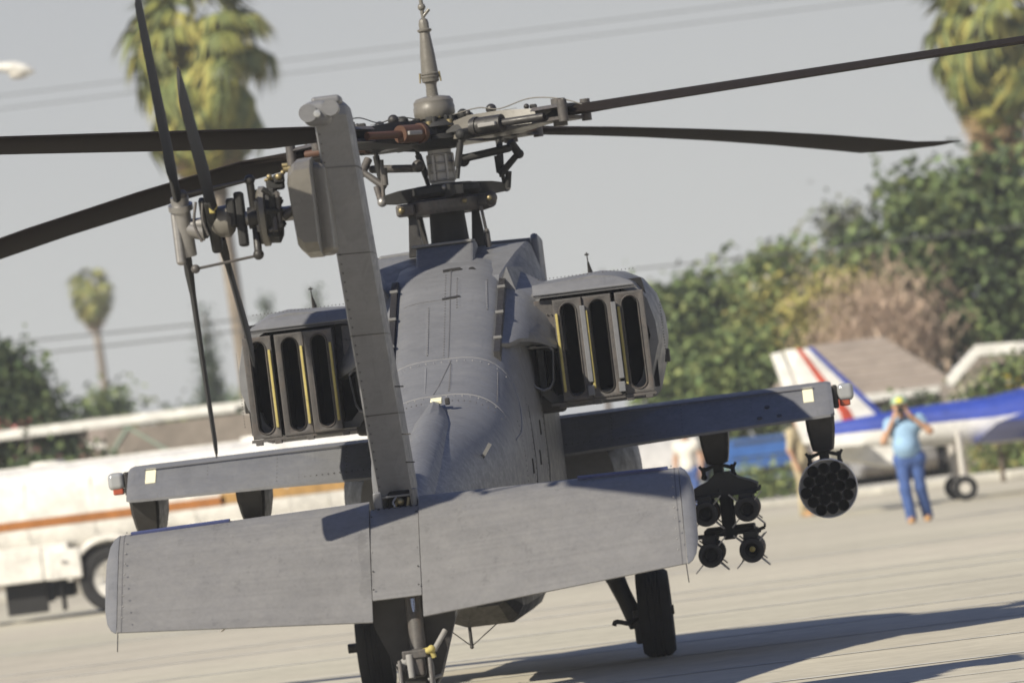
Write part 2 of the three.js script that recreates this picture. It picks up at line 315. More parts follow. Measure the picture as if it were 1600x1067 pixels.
tree('row_tree', 'hazy green tree nearest the right engine nacelle', 'tree', 4.0, -142, [[0, 4.0, 0, .8, .9], [.45, 4.8, 0, .5, .55], [-.55, 4.5, 0, .5, .55], [.1, 3.0, .3, 1.0, 1.0]], 5200, .2, [...G2, ...G1], .14, mid);
tree('row_tree', 'broad light green tree in the middle of the row, behind the pale pole', 'tree', 5.8, -144, [[0, 4.2, 0, .8, .85], [.4, 5.1, 0, .55, .6], [-.6, 4.4, .2, .5, .6], [.1, 3.2, .3, 1.0, 1.0], [.9, 5.3, -.5, .4, .55]], 6000, .2, [...G2, [.15, .16, .04]], .15, mid);
tree('row_tree', 'low green tree at the foot of the row, just above the wing', 'tree', 4.7, -132, [[0, 2.9, 0, 1.0, .8], [-1.1, 2.5, 0, .8, .8], [.9, 2.4, 0, .7, .7], [0, 1.9, .3, 1.4, .8]], 7000, .18, [...G1, ...G2], .1, mid);
tree('row_tree', 'pale distant tree top showing over the right engine nacelle', 'tree', 2.55, -175, [[0, 5.0, 0, .9, 1.2], [.7, 4.6, 0, .8, 1.1]], 3000, .22, G1, .12, mid);
tree('flowering_shrub', 'shrub with yellow flowers in front of the white house', 'shrub', 8.75, -112, [[0, 1.6, 0, .5, .5], [.6, 1.8, 0, .5, .45], [-.5, 1.3, .1, .5, .4], [.9, 1.4, 0, .5, .6]], 3000, .12, [...G1, ...G2, ...G1, [.5, .38, .03], [.5, .46, .36]], .05);
tree('verge_bush', 'low yellow green bush at the right edge behind the aeroplane', 'shrub', 9.3, -118, [[0, .5, 0, .7, .6], [.7, .6, 0, .6, .6]], 2200, .12, [...G2, [.2, .18, .05]], .04);
tree('verge_bush', 'low green bush between the blue car and the people', 'shrub', 4.2, -118, [[0, .4, 0, .6, .35], [.6, .35, 0, .5, .3]], 1500, .10, G2, .04);
tree('verge_bush', 'dark green bush between the walking man and the grey car', 'shrub', 7.3, -125, [[0, .9, 0, .9, .8], [.8, 1.0, 0, .7, .8], [-1.3, 1.0, 0, .8, .7], [1.9, 1.1, -.3, .6, .9]], 3600, .13, DRK, .05);
const bl = tree('broadleaf_bush', 'big dark green bush with pink flowers at the left edge', 'tree', -10.1, -121, [[0, 3.6, 0, .75, 1.05], [-.3, 4.55, 0, .5, .5], [.35, 3.6, .2, .5, .6], [.55, 2.8, .3, .6, .7], [-.2, 2.6, .3, 1.0, .9]], 14000, .15, [...DRK, ...DRK, ...DRK, [.07, .085, .035]], .16);
{ const m = new THREE.Mesh(leaves([[-.25, 3.3, .8, .28, .3], [.15, 3.1, .9, .15, .2]], 240, .10, [[.5, .10, .14], [.55, .2, .2]]), leafMat); m.name = 'flower'; m.userData.kind = 'stuff'; bl.add(m); }
tree('broadleaf_bush', 'low dark bush under the white roof edge on the left', 'shrub', -8.9, -115.5, [[0, 2.0, 0, .75, .75], [.6, 2.0, 0, .6, .5], [-.7, 2.1, 0, .6, .7]], 4200, .14, [...DRK, ...DRK, ...G1, [.2, .12, .10]], .1);
tree('hazy_tree', 'small hazy tree left of the thin palm trunk', 'tree', -11.6, -170, [[0, 4.3, 0, .5, .5], [.4, 3.8, 0, .45, .6], [-.4, 3.9, 0, .45, .5]], 1400, .2, G1, .12);
const fr = 'far trees along the left horizon';
[[-11.2, -210, 1.6, 4.5, 'far low hazy tree nearest the thin palm trunk'], [-9.5, -215, 1.5, 4.8, 'far low hazy tree left of the pointed cypress'], [-7.6, -220, 1.6, 4.6, 'far low hazy tree right of the pointed cypress, behind the thick palm trunk']].forEach(([x, z, r, h, label]) => tree('far_tree', label, 'tree', x, z, [[0, h - .7, 0, r, .9], [r * .7, h - 1, 0, r * .7, .9], [-r * .7, h - 1.1, 0, r * .7, .8]], 2600, .24, [...G1, [.06, .10, .07]], .14, fr));
for (const [x, z, h, r, label] of [[-9.55, -190, 7.1, .48, 'pointed dark cypress between the two palm trunks'], [-7.75, -195, 7.3, .2, 'narrow cypress tip left of the left engine nacelle'], [-6.3, -200, 7.5, .22, 'narrow cypress tip just over the left engine nacelle']]) {
  const lobes = []; for (let k = 0; k < 9; k++) { const t = k / 8; lobes.push([rr(-.04, .04), .8 + t * (h - 1.0), 0, r * (1 - t * .92) + .02, h / 10]); }
  tree('cypress', label, 'tree', x, z, lobes, 9000, .11, [[.035, .06, .03], [.05, .075, .03], [.03, .05, .025]], .09);
}

// fan palms: trunk, skirt of dead leaves, single fronds
function frondGeo(dead) {
  const pos = [], col = [], idx = [], add = (p, c) => { pos.push(...p); col.push(...c); return pos.length / 3 - 1; };
  const green = dead ? [[.34, .24, .13], [.26, .18, .10]] : [[.19, .21, .05], [.26, .25, .065], [.12, .15, .045]], stem = dead ? [.26, .18, .1] : [.30, .28, .10];
  const L = dead ? .55 : .95, sag = dead ? .2 : .22;
  for (const e of [-1, 1]) { const a = add([-.022, 0, 0], stem), b = add([.022, 0, 0], stem), c = add([0, L, -.02 * e], stem); idx.push(a, b, c); }
  const n = 17;
  for (let k = 0; k < n; k++) {
    const t = (k / (n - 1) - .5) * 2, a = t * 1.75 + rr(-.05, .05), R = (dead ? .62 : .80) * (1 - .25 * Math.abs(t)) * rr(.88, 1.1), w = .075 * rr(.8, 1.1), dx = Math.sin(a), dy = Math.cos(a), c = green[Math.floor(rnd() * green.length)], kk = rr(.8, 1.25), cc = c.map((q) => q * kk), ct = dead ? cc : c.map((q, i) => q * kk * [1.25, 1.1, 1.0][i]);
    const be = dead ? .2 : .75, cb = Math.cos(be), sb = Math.sin(be), bend = (r) => sag * r * r * 1.2 + (dead ? Math.abs(t) * .35 * r : Math.abs(t) * .18 * r);
    const o = add([0, L - .05, -.01], cc), fp = (x, y, z) => [x, L + y * cb - z * sb, y * sb + z * cb], m1 = add(fp(dx * R * .55 - dy * w, dy * R * .55 + dx * w, bend(.55) + .03), cc), m2 = add(fp(dx * R * .55 + dy * w, dy * R * .55 - dx * w, bend(.55) - .02), cc), tip = add(fp(dx * R, dy * R, bend(1) + sag * rr(.3, 1.6)), ct);
    idx.push(o, m1, m2, m1, tip, m2);
  }
  const g = new THREE.BufferGeometry(); g.setAttribute('position', new THREE.Float32BufferAttribute(pos, 3)); g.setAttribute('color', new THREE.Float32BufferAttribute(col, 3)); g.setIndex(idx);
  const q = g.toNonIndexed(); q.computeVertexNormals(); return q;
}
const fronds = [0, 1, 2, 3].map(() => frondGeo(false)), deadF = [0, 1, 2].map(() => frondGeo(true));
function palm(label, x, z, h, lean, r0, r1, s, nLive, nDead, crownH, skirtH) {
  const o = thing('fan_palm', label, 'palm', [x, 0, z]);
  const top = V(lean, h, 0), pts = [];
  for (let k = 0; k <= 10; k++) { const t = k / 10; pts.push([t, lean * t * t, h * t]); }
  mesh('trunk', loft(pts.map(([t, px, py], i) => Array.from({ length: 14 }, (_, j) => { const a = j / 14 * 6.283, r = (r0 + (r1 - r0) * t) * (1 + .05 * Math.sin(j * 5 + i * 3)); return [px + r * Math.cos(a), py, r * Math.sin(a)]; }))), M.palm_bark, o);
  const put = (geo, el, az, yy, sc, roll, name) => {
    const f = new THREE.Mesh(geo, leafMat); f.name = name; f.castShadow = f.receiveShadow = true;
    f.position.set(top.x, top.y + yy, top.z); f.rotation.order = 'YXZ'; f.rotation.set((90 - el) * RAD, az, roll); f.scale.setScalar(sc); o.add(f);
  };
  for (let k = 0; k < nLive; k++) { const t = (k + .5) / nLive, el = 72 - 152 * t + rr(-10, 10); put(fronds[k % 4], el, k * 2.39996 + rr(-.2, .2), -crownH * .45 * t + rr(-.1, .1), s * rr(.85, 1.1), rr(-.4, .4), 'frond'); }
  for (let k = 0; k < nDead; k++) { const t = (k + .5) / nDead; put(deadF[k % 3], -74 - rr(0, 14), k * 2.39996, -crownH * .30 - skirtH * t, s * .8 * rr(.8, 1.1), rr(-.5, .5), 'dead_frond'); }
  return o;
}
palm('tall thick fan palm behind the tail rotor, with a brown skirt', -6.20, -140, 12.1, -.28, .15, .21, 1.36, 62, 64, 3.8, 1.3);
palm('fan palm cut off by the right edge with a golden skirt of dead leaves', 12.1, -145, 10.5, .1, .2, .3, 1.2, 52, 84, 2.6, 2.0);
palm('small distant fan palm with a thin trunk on the left', -17.62, -260, 11.0, -.15, .20, .15, .80, 34, 22, 1.3, .9);

// poles, wires, street lamp
mat('wire', [0.09, 0.09, 0.09], 0.7);
const wire = (x0, y0, x1, y1, z, r, label) => tag(mesh('power_line', tube([[x0, y0, z], [(x0 * 2 + x1) / 3, y0 * .667 + y1 * .333 - .05, z], [(x0 + x1 * 2) / 3, y0 * .333 + y1 * .667 - .05, z], [x1, y1, z]], r, 30, 6), M.wire), label, 'cable');
wire(-30, 12.05, 30, 12.15, -150, .012, 'upper of two faint overhead wires crossing high behind the palm and rotor');
wire(-30, 11.72, 30, 11.82, -150, .012, 'lower of two faint overhead wires crossing high behind the palm and rotor');
wire(-24, 5.75, -2.5, 5.15, -130, .020, 'upper overhead wire crossing the small palm trunk on the left');
wire(-24, 5.30, -2.5, 4.95, -130, .020, 'lower overhead wire crossing the small palm trunk on the left');
wire(2.5, 4.95, 14, 4.9, -119, .016, 'overhead wire running across the trees on the right');
const pole = thing('utility_pole', 'pale utility pole standing in the green trees on the right', 'pole', [6.05, 0, -139]);
mesh('shaft', rod([0, 0, 0], [0, 5.0, 0], .09, .07, 10), mat('pole_grey', [.5, .48, .44], .8), pole); mesh('cross_arm', box(.9, .09, .1, 0, 4.75, 0, .01), M.pole_grey, pole); for (const x of [-.38, .38]) mesh('insulator', rod([x, 4.8, 0], [x, 4.92, 0], .04, .03, 8), M.white_paint, pole);
const sl = thing('street_lamp', 'white cobra head street lamp at the upper left edge', 'street lamp', [-11.2, 0, -110]);
mesh('post', rod([0, 0, 0], [0, 9.2, 0], .10, .06, 12), M.pole_grey, sl);
mesh('arm', tube([[0, 9.1, 0], [.5, 9.75, 0], [1.5, 9.86, 0], [2.5, 9.78, 0]], .035), M.pole_grey, sl);
mesh('lamp_head', loft([[2.28, .05, 9.84, 9.74], [2.45, .10, 9.85, 9.70], [2.8, .15, 9.84, 9.60], [3.02, .13, 9.76, 9.56], [3.14, .05, 9.66, 9.58]].map(([x, w, t, b]) => sup(x, w, t, b, (t + b) / 2, 2.2, 16).map(([px, py, pz]) => [pz, py, px])), [true, true], .8), M.white_paint, sl);
mesh('refractor', T(new THREE.SphereGeometry(.17, 16, 8).scale(1.1, .55, .75), 2.85, 9.60, 0), M.pole_grey, sl);

// ---------------------------------------------------------------- the attack helicopter (its own axes: x right, y up, z towards the tail; z = 0 at the mast)
const heli = thing('attack_helicopter', 'grey attack helicopter seen from behind, tail towards the viewer, rotors attached', 'helicopter', [-0.355, 0, -42.1], -2.7 * RAD);
{
  // z, half width, top, bottom, height of greatest width, roundness above, below
  const F = [[-5.15, .10, 1.16, .92, 1.04, 2.2, 2.2], [-4.95, .28, 1.38, .74, 1.05, 2.3, 2.3], [-4.3, .40, 1.80, .62, 1.15, 2.4, 2.6], [-3.5, .48, 2.25, .58, 1.3, 2.6, 3], [-2.6, .52, 2.62, .58, 1.4, 2.8, 3], [-1.6, .56, 2.76, .60, 1.5, 3, 3],
    [-.6, .60, 2.90, .66, 1.55, 3.4, 2.8], [.2, .60, 2.98, .70, 1.6, 3.8, 2.6], [.7, .58, 2.97, .74, 1.6, 3.8, 2.5], [1.1, .565, 2.89, .78, 1.6, 3.7, 2.5], [1.5, .55, 2.73, .82, 1.58, 3.6, 2.4], [2.0, .535, 2.51, .86, 1.55, 3.5, 2.3], [2.6, .515, 2.27, .91, 1.5, 3.3, 2.2], [3.2, .495, 2.075, .96, 1.45, 3.0, 2.2], [3.7, .47, 1.955, 1.0, 1.42, 2.8, 2.2], [4.1, .43, 1.885, 1.02, 1.40, 2.6, 2.2], [4.6, .365, 1.82, 1.02, 1.38, 2.4, 2.2], [5.2, .30, 1.74, 1.0, 1.34, 2.2, 2.2], [6.0, .255, 1.62, .95, 1.27, 2.1, 2.1], [7.0, .22, 1.47, .88, 1.18, 2.1, 2.1], [7.7, .18, 1.31, .82, 1.11, 2.1, 2.1], [8.15, .16, 1.30, .80, 1.06, 2.1, 2.1]];
  const at = (z) => { let i = 0; while (i < F.length - 2 && F[i + 1][0] < z) i++; const t = (z - F[i][0]) / (F[i + 1][0] - F[i][0]); return F[i].map((a, k) => a + (F[i + 1][k] - a) * t); };
  const deckY = (x, z) => { const [, hw, top, , cy, n] = at(z); return cy + (top - cy) * Math.max(0, 1 - (Math.abs(x) / hw) ** n) ** (1 / n); };
  const onSide = (y, z) => { const [, hw, top, bot, cy, n, nb] = at(z); return y > cy ? hw * Math.max(0, 1 - ((y - cy) / (top - cy)) ** n) ** (1 / n) : hw * Math.max(0, 1 - ((cy - y) / (cy - bot)) ** nb) ** (1 / nb); };
  const ring = (z) => { const [, hw, top, bot, cy, n, nb] = at(z); return sup(z, hw, top, bot, cy, n, 56, 0, nb); };
  const span = (a, b, k) => Array.from({ length: k + 1 }, (_, i) => a + (b - a) * i / k);
  const fuselage = mesh('fuselage', loft(span(-5.15, 4.1, 60).map(ring), [true, false]), M.paint, heli);
  const boom = mesh('tail_boom', loft(span(4.1, 7.70, 24).map(ring), [false, true]), M.paint, heli);
  for (const m of [fuselage, boom]) { // skin measured round the body and along it
    const p = m.geometry.attributes.position, uv = m.geometry.attributes.uv; for (let i = 0; i < p.count; i += 3) { const a0 = Math.atan2(p.getX(i), p.getY(i) - 1.35); for (let k = 0; k < 3; k++) { let a = Math.atan2(p.getX(i + k), p.getY(i + k) - 1.35); if (a - a0 > 3) a -= 2 * Math.PI; if (a - a0 < -3) a += 2 * Math.PI; uv.setXY(i + k, a * .62, p.getZ(i + k)); } }
  }
  // drive shaft cover along the ridge of the boom, light at its head
  mesh('shaft_cover', loft(span(3.75, 7.5, 16).map((z, i) => { const y = deckY(0, z), r = i === 0 ? .03 : Math.min(.105, .05 + i * .02); return [[-r * 1.25, y - .05, z], [-r * .95, y + .015, z], [-r * .5, y + .055, z], [0, y + .068, z], [r * .5, y + .055, z], [r * .95, y + .015, z], [r * 1.25, y - .05, z]]; }), [true, true]), M.paint, boom);
  const beacon = mesh('formation_light', [box(.075, .03, .09, .015, 1.985, 3.86, .008, .2)], M.formation, boom);
  mesh('light_socket', box(.03, .045, .05, .085, 1.975, 3.88, .008), M.dark_paint, beacon);
  // seams and panels of the aft deck
  const overDeck = (x0, z0, x1, z1, w, h, k = 26) => {
    const rows = []; const dx = x1 - x0, dz = z1 - z0, L = Math.hypot(dx, dz), nx = -dz / L * w / 2, nz = dx / L * w / 2;
    for (let i = 0; i <= k; i++) { const t = i / k, x = x0 + dx * t, z = z0 + dz * t; rows.push([[x - nx, deckY(x - nx, z - nz) - .004, z - nz], [x - nx, deckY(x - nx, z - nz) + h, z - nz], [x + nx, deckY(x + nx, z + nz) + h, z + nz], [x + nx, deckY(x + nx, z + nz) - .004, z + nz]]); }
    return loft(rows);
  };
  for (const [z, a, b] of [[2.62, -.44, .44], [3.42, -.43, .45]]) mesh('deck_seam', overDeck(a, z, b, z, .007, .0025, 60), M.sealant, fuselage);
  for (const [x0, z0, x1, z1] of [[.055, 1.12, .05, 2.62], [.07, 2.66, -.03, 3.38], [-.26, 1.62, .0, 1.62]]) mesh('deck_seam', overDeck(x0, z0, x1, z1, .006, .002), M.groove, fuselage);
  for (const z of [1.12, 1.62]) mesh('latch', overDeck(.0, z, .12, z - .02, .02, .008), M.dark_paint, fuselage);
  for (let i = 0; i < 34; i++) { const z = i < 17 ? 2.68 : 3.47, x = -.40 + (i % 17) * .051; mesh('rivet', T(new THREE.SphereGeometry(.006, 6, 4), x, deckY(x, z), z), i % 2 ? M.paint : M.sealant, fuselage); }
  for (const [x, z0, z1, w] of [[-.2, 1.75, 2.5, .22], [.2, 1.3, 1.75, .2], [.22, 2.75, 3.3, .3], [-.22, 2.75, 3.3, .26]]) mesh('access_panel', overDeck(x, z0, x + .005, z1, w, .0025, 24), M.paint, fuselage);
  { const rv = []; for (const [x0, z0, x1, z1, k] of [[-.31, 1.73, -.31, 2.52, 18], [-.09, 1.73, -.09, 2.52, 18], [.10, 1.28, .10, 1.77, 12], [.30, 1.28, .30, 1.77, 12], [.07, 2.74, .07, 3.32, 14], [.37, 2.74, .37, 3.32, 14], [-.35, 2.74, -.35, 3.32, 14], [.02, 1.2, .02, 2.6, 30], [-.36, 3.6, -.1, 3.6, 8], [.1, 3.6, .4, 3.6, 8]]) for (let i = 0; i <= k; i++) { const x = x0 + (x1 - x0) * i / k, z = z0 + (z1 - z0) * i / k; rv.push(T(new THREE.SphereGeometry(.0045, 5, 4), x, deckY(x, z) + .002, z)); }
    for (const s of [-1, 1]) for (const [z, y0, y1] of [[2.36, 1.1, 1.95], [1.26, 1.1, 2.0], [3.1, 1.15, 1.8]]) for (let i = 0; i <= 20; i++) { const y = y0 + (y1 - y0) * i / 20; rv.push(T(new THREE.SphereGeometry(.0045, 5, 4), s * onSide(y, z), y, z)); }
    mesh('rivet_row', rv, M.suppressor, fuselage, { kind: 'stuff' }); }
  const sideSeam = (pts, s) => tube(pts.map(([z, y]) => [s * (onSide(y, z) + .001), y, z]), .005, 30, 5);
  for (const s of [-1, 1]) {
    mesh('side_seam', sideSeam([[2.62, 2.05], [2.75, 1.9], [3.0, 1.75], [3.45, 1.68]], s), M.sealant, fuselage);
    mesh('side_seam', sideSeam([[1.2, 2.0], [1.2, 1.7], [1.2, 1.4], [1.2, 1.1]], s), M.groove, fuselage);
    mesh('side_seam', sideSeam([[2.3, 1.9], [2.3, 1.6], [2.3, 1.3], [2.3, 1.05]], s), M.groove, fuselage);
    for (const [z, y] of [[1.6, 1.75], [1.9, 1.55], [2.0, 1.3], [2.6, 1.5]]) mesh('handhold', box(.012, .10, .03, s * (onSide(y, z) + .003), y, z, .004), M.dark_paint, fuselage);
    // hinge rails standing along both edges of the deck
    const x0 = s > 0 ? .40 : -.33, x1 = s > 0 ? .365 : -.345, rows = [];
    for (let i = 0; i <= 16; i++) { const t = i / 16, x = x0 + (x1 - x0) * t, z = 1.12 + 1.38 * t, y = deckY(x, z), h = i === 0 ? .015 : .05; rows.push([[x - .022, y - .03, z], [x - .02, y + h, z], [x + .02, y + h, z], [x + .022, y - .03, z]]); }
    const rail = mesh('hinge_rail', loft(rows), M.dark_paint, fuselage);
    for (const t of [.18, .5, .82]) { const z = 1.12 + 1.38 * t, x = x0 + (x1 - x0) * t; mesh('rail_clip', box(.055, .02, .05, x, deckY(x, z) + .05, z, .004), M.paint_pale, rail); }
    // small strake where the boom leaves the body
    mesh('strake', T(loft([[[-.01, 0, 0], [.01, 0, 0], [.012, .17, .02], [-.012, .17, .02]], [[-.01, 0, .02], [.01, 0, .02], [.012, .17, .04], [-.012, .17, .04]]]), s * .27, 1.54, 4.72, .1, 0, -s * .62), M.paint_pale, boom);
  }
  // transmission fairing (dog house) with its open collar
  const dog = mesh('mast_fairing', [side([[-.45, 2.7], [-.45, 3.02], [.1, 3.10], [.52, 3.085], [1.12, 2.80], [1.1, 2.7]], .40, .018)], M.paint, fuselage);
  mesh('fairing_lip', box(.42, .02, .5, -.02, 3.098, .3, .006, .03), M.paint_pale, dog);
  for (const x of [.115, .195]) { mesh('drain_hole', rod([x, 2.84, .95], [x, 2.862, 1.105], .029, .029, 20), M.black, fuselage); }
  for (const s of [-1, 1]) mesh('collar', [T(side([[-1.0, 2.5], [-1.0, 3.10], [-.30, 3.115], [-.22, 3.08], [-.16, 2.9], [-.16, 2.5]], .055, .02), s * .585, 0, 0), box(.46, .05, .10, s * .33, 3.09, -.9, .02, 0, 0, -s * .03)], M.paint, fuselage);
  mesh('collar_front', [box(1.15, .5, .05, 0, 2.84, -.93, .02)], M.paint, fuselage);
  for (const s of [-1, 1]) mesh('sloped_panel', loft([[-.3, 3.055, .565], [-.05, 3.06, .56], [.1, 3.045, .545], [.5, 2.975, .495], [.9, 2.885, .44], [1.15, 2.815, .40], [1.22, 2.75, .385]].map(([z, y, x]) => [[s * .16, 2.5, z], [s * .16, y + .004, z], [s * (x - .02), y, z], [s * x, y - .02, z], [s * (x + .05), 2.86, z], [s * (x + .15), 2.5, z]]), [true, true], .4), M.paint, fuselage);
  mesh('collar_opening', box(.10, .04, .02, .42, 3.05, -.90, .012), M.white_paint, fuselage);
  // canopy ahead of the mast (only its back is ever seen)
  mesh('canopy', loft([sup(-4.1, .30, 1.95, 1.5, 1.6, 3), sup(-3.4, .40, 2.42, 1.5, 1.7, 4), sup(-2.6, .43, 2.74, 1.6, 1.9, 4), sup(-1.9, .45, 2.83, 1.7, 2.0, 4), sup(-1.5, .44, 2.80, 1.8, 2.0, 4)]), mat('canopy_glass', [.04, .045, .05], .08), heli);
  // equipment bays along the belly sides, and the belly fairing with its wire aerial
  for (const s of [-1, 1]) { const b = mesh('equipment_bay', loft([sup(-4.6, .12, 1.3, .8, 1.05, 3, 30, s * .5), sup(-4.1, .25, 1.60, .66, 1.1, 4, 30, s * .65), sup(-2.3, .29, 1.68, .70, 1.15, 5, 30, s * .80), sup(-1.6, .27, 1.66, .74, 1.15, 5, 30, s * .80), sup(-1.15, .2, 1.58, .80, 1.15, 4, 30, s * .72)]), M.paint, heli); mesh('bay_seam', box(.012, .75, .012, s * .9, 1.2, -1.33, .003), M.groove, b); }
  const belly = mesh('belly_fairing', loft([[-3.6, .6], [-3.2, 1], [-.2, 1], [.25, .96], [.5, .6]].map(([z, k]) => [[-.31, .80], [-.31, .54], [-.27, .465], [-.17, .425], [.14, .425], [.21, .47], [.25, .54], [.25, .80]].map(([x, y]) => [x * k - .02, .8 - (.8 - y) * k, z])), [true, true], .3), M.dark_paint, heli);
  mesh('wire_aerial', [rod([-.17, .44, .2], [-.17, .30, .2], .012), rod([-.17, .305, .2], [-.36, .48, .2], .004), rod([-.17, .305, .2], [.02, .44, .2], .004), ball(.014, -.17, .3, .2)], M.dark_paint, heli);
  mesh('blade_aerial', box(.012, .14, .05, -.42, .42, .9, .004), M.dark_paint, heli);

  // engine nacelles with three-slot exhaust suppressors
  for (const s of [-1, 1]) {
    const nac = mesh('engine_nacelle', loft([[-.50, .66, 1.14, 2.14, 2.60, 0], [-.3, .60, 1.22, 2.10, 2.66, 0], [.3, .58, 1.40, 1.96, 2.76, 0], [.8, .57, 1.475, 1.87, 2.78, 0], [1.3, .57, 1.47, 1.88, 2.77, 0], [1.65, .585, 1.44, 1.90, 2.745, 0], [1.84, .60, 1.425, 1.91, 2.73, 0], [1.845, .60, 1.42, 1.91, 2.73, .045], [1.66, .60, 1.42, 1.91, 2.73, .05]].map(([z, a, b, lo, hi, ins]) => {
      const pts = [[a, hi - .10], [a + .06, hi - .03], [b - .38, hi], [b - .24, hi - .022], [b - .12, hi - .085], [b - .04, hi - .20], [b, hi - .36], [b + .005, hi - .5], [b - .03, lo + .22], [b - .085, lo + .05], [b - .13, lo], [a + .06, lo - .005], [a, lo + .06]];
      return pts.map(([x, y]) => [s * (x - Math.sign(x - 1) * ins), y - Math.sign(y - 2.3) * ins, z]);
    }), [true, false], .7), M.paint, heli);
    nac.position.set(-.03, 0, -.62);
    mesh('nacelle_bulkhead', extr([[s * .61, 1.93], [s * 1.40, 1.93], [s * 1.41, 2.4], [s * 1.36, 2.68], [s * .61, 2.68]], .03).translate(0, 0, 1.70), M.black, nac);
    mesh('intake', lathe([[.0, 0], [.22, 0], [.26, .05], [.27, .12]], [s * .9, 2.37, -.58], 'z'), M.black, nac);
    // sloped lip over the suppressor
    mesh('exhaust_lip', [T(extr([[-.36, -.06], [.33, -.06], [.31, -.02], [.22, .055], [.12, .065], [-.36, .065]].map(([x, y]) => [s * x, y]), .016, .004), s * .985, 2.672, 1.925, -.95)], M.paint, nac);
    mesh('lip_joint', [box(.70, .012, .012, s * .98, 2.618, 1.955, .003)], M.groove, nac);
    mesh('cowl_seam', tube([[s * .6, 2.70, .9], [s * .585, 2.4, .9], [s * .58, 2.1, .9]], .004, 12, 5), M.groove, nac);
    mesh('side_latch', [box(.05, .09, .12, s * 1.455, 2.14, 1.1, .008)], M.dark_paint, nac);
    { const rv = []; for (let k = 0; k < 26; k++) rv.push(T(new THREE.SphereGeometry(.0045, 5, 4), s * (.66 + k * .026), 2.752, 1.55), T(new THREE.SphereGeometry(.0045, 5, 4), s * 1.462, 2.0 + k * .02, 1.5)); mesh('rivet_row', rv, M.suppressor, nac, { kind: 'stuff' }); }
    mesh('probe', [rod([s * .98, 2.77, .3], [s * .98 - .01, 2.87, .34], .022, .006), rod([s * .98 - .01, 2.87, .34], [s * .98 - .012, 2.935, .35], .004), box(.03, .012, .02, s * .98 - .012, 2.92, .35)], M.dark_paint, nac);
    // bottom edge strip with feet
    mesh('suppressor_foot', [box(.72, .02, .16, s * 1.02, 1.888, 1.93, .004), ...[.74, .98, 1.2, 1.33].map((x) => box(.05, .03, .05, s * x, 1.872, 1.985, .006))], M.suppressor, nac);
    [.85, 1.05, 1.27].forEach((cx, i) => {
      const w = .098, zr = 2.02 + (s > 0 ? (i - 1) * -.02 : (i - 1) * -.02), slot = [], X = s * cx;
      for (let k = 0; k <= 12; k++) { const a = Math.PI * k / 12; slot.push([.05 * Math.cos(a), .26 + .05 * Math.sin(a)]); }
      for (let k = 0; k <= 12; k++) { const a = Math.PI + Math.PI * k / 12; slot.push([.05 * Math.cos(a), -.26 + .05 * Math.sin(a)]); }
      const frame = mesh('exhaust_duct', [T(extr([[-w, -.345], [w, -.345], [w, .345], [-w, .345]], .05, .006, [slot.slice().reverse()]), X, 2.245, zr), ...[-1, 1].map((e) => box(.012, .67, .34, X + e * (w - .008), 2.245, zr - .2)), box(2 * w - .012, .012, .34, X, 2.57, zr - .2), box(2 * w - .012, .012, .34, X, 1.92, zr - .2)], M.suppressor, nac);
      // dark walls of the passage behind the slot
      mesh('duct_wall', [loft([slot.map(([x, y]) => [X + x * 1.02, 2.245 + y * 1.01, zr - .04]), slot.map(([x, y]) => [X + x * 1.02 - s * .03, 2.245 + y * 1.01, zr - .7])], [false, true], .7)], M.soot, frame);
      mesh('slot_rim', [loft([...[[1, .0], [1.14, .012], [1.28, .0]].map(([k, dz]) => slot.map(([x, y]) => [X + x * k, 2.245 + (Math.abs(y) - .26 > 0 ? Math.sign(y) * (.26 + (Math.abs(y) - .26) * k) : y), zr - .004 + dz]))], [false, false], .7)], i === 1 ? M.dark_paint : M.suppressor, frame);
      // strip of yellow lagging beside the slot
      const ix = X - s * (.079);
      mesh('insulation_strip', [box(.018, .53, .03, ix, 2.23, zr + .005, .005), ...[0, 1, 2, 3, 4].map((k) => box(.018, .010, .032, ix, 2.02 + k * .11, zr + .005, .003))], M.yellow, frame);
    });
    if (s > 0) for (const cx of [.95, 1.16]) { mesh('spacer', box(.035, .52, .04, cx, 2.27, 2.03, .006, 0, 0), M.paint, nac); mesh('spacer', box(.045, .07, .04, cx - .005, 1.955, 2.04, .006), M.paint, nac); }
    // fairing between body and nacelle, and the cooling duct below it
    mesh('nacelle_fairing', loft([[.37, 2.87, .75, 2.33, 2.28], [.44, 2.855, .78, 2.325, 2.20], [.50, 2.835, .80, 2.35, 2.04], [.56, 2.80, .83, 2.35, 1.86], [.62, 2.76, .88, 2.335, 1.68], [.69, 2.72, .94, 2.30, 1.50], [.78, 2.69, 1.0, 2.27, 1.32]].map(([x, y1, zt, yb, zb]) => { const q = (t, dz) => [s * x, y1 + (yb - y1) * t, zt + (zb - zt) * t + dz]; return [[s * x, 2.1, -.3], [s * x, y1, -.3], [s * x, y1, zt - .3], q(0, 0), q(.2, .05), q(.45, .03), q(.7, -.01), q(.9, -.01), q(1, 0), [s * x, yb - .025, zb - .02], [s * x, yb - .05, zb - .45], [s * x, 2.14, .3]]; }), [true, true], .9), M.paint, heli);
    mesh('fairing_patch', [box(.13, .20, .01, s * .66, 2.50, 1.30, .004, -.1, s * .1), ...[0, 1, 2, 3, 4].map((k) => ball(.006, s * (.625 + k * .025), 2.50, 1.312, 6, 4))], M.suppressor, heli);
    const tri = [[.47, 2.255], [.52, 2.275], [.66, 2.27], [.685, 2.245], [.665, 2.06], [.645, 2.02], [.60, 2.005], [.555, 2.03], [.525, 2.10]];
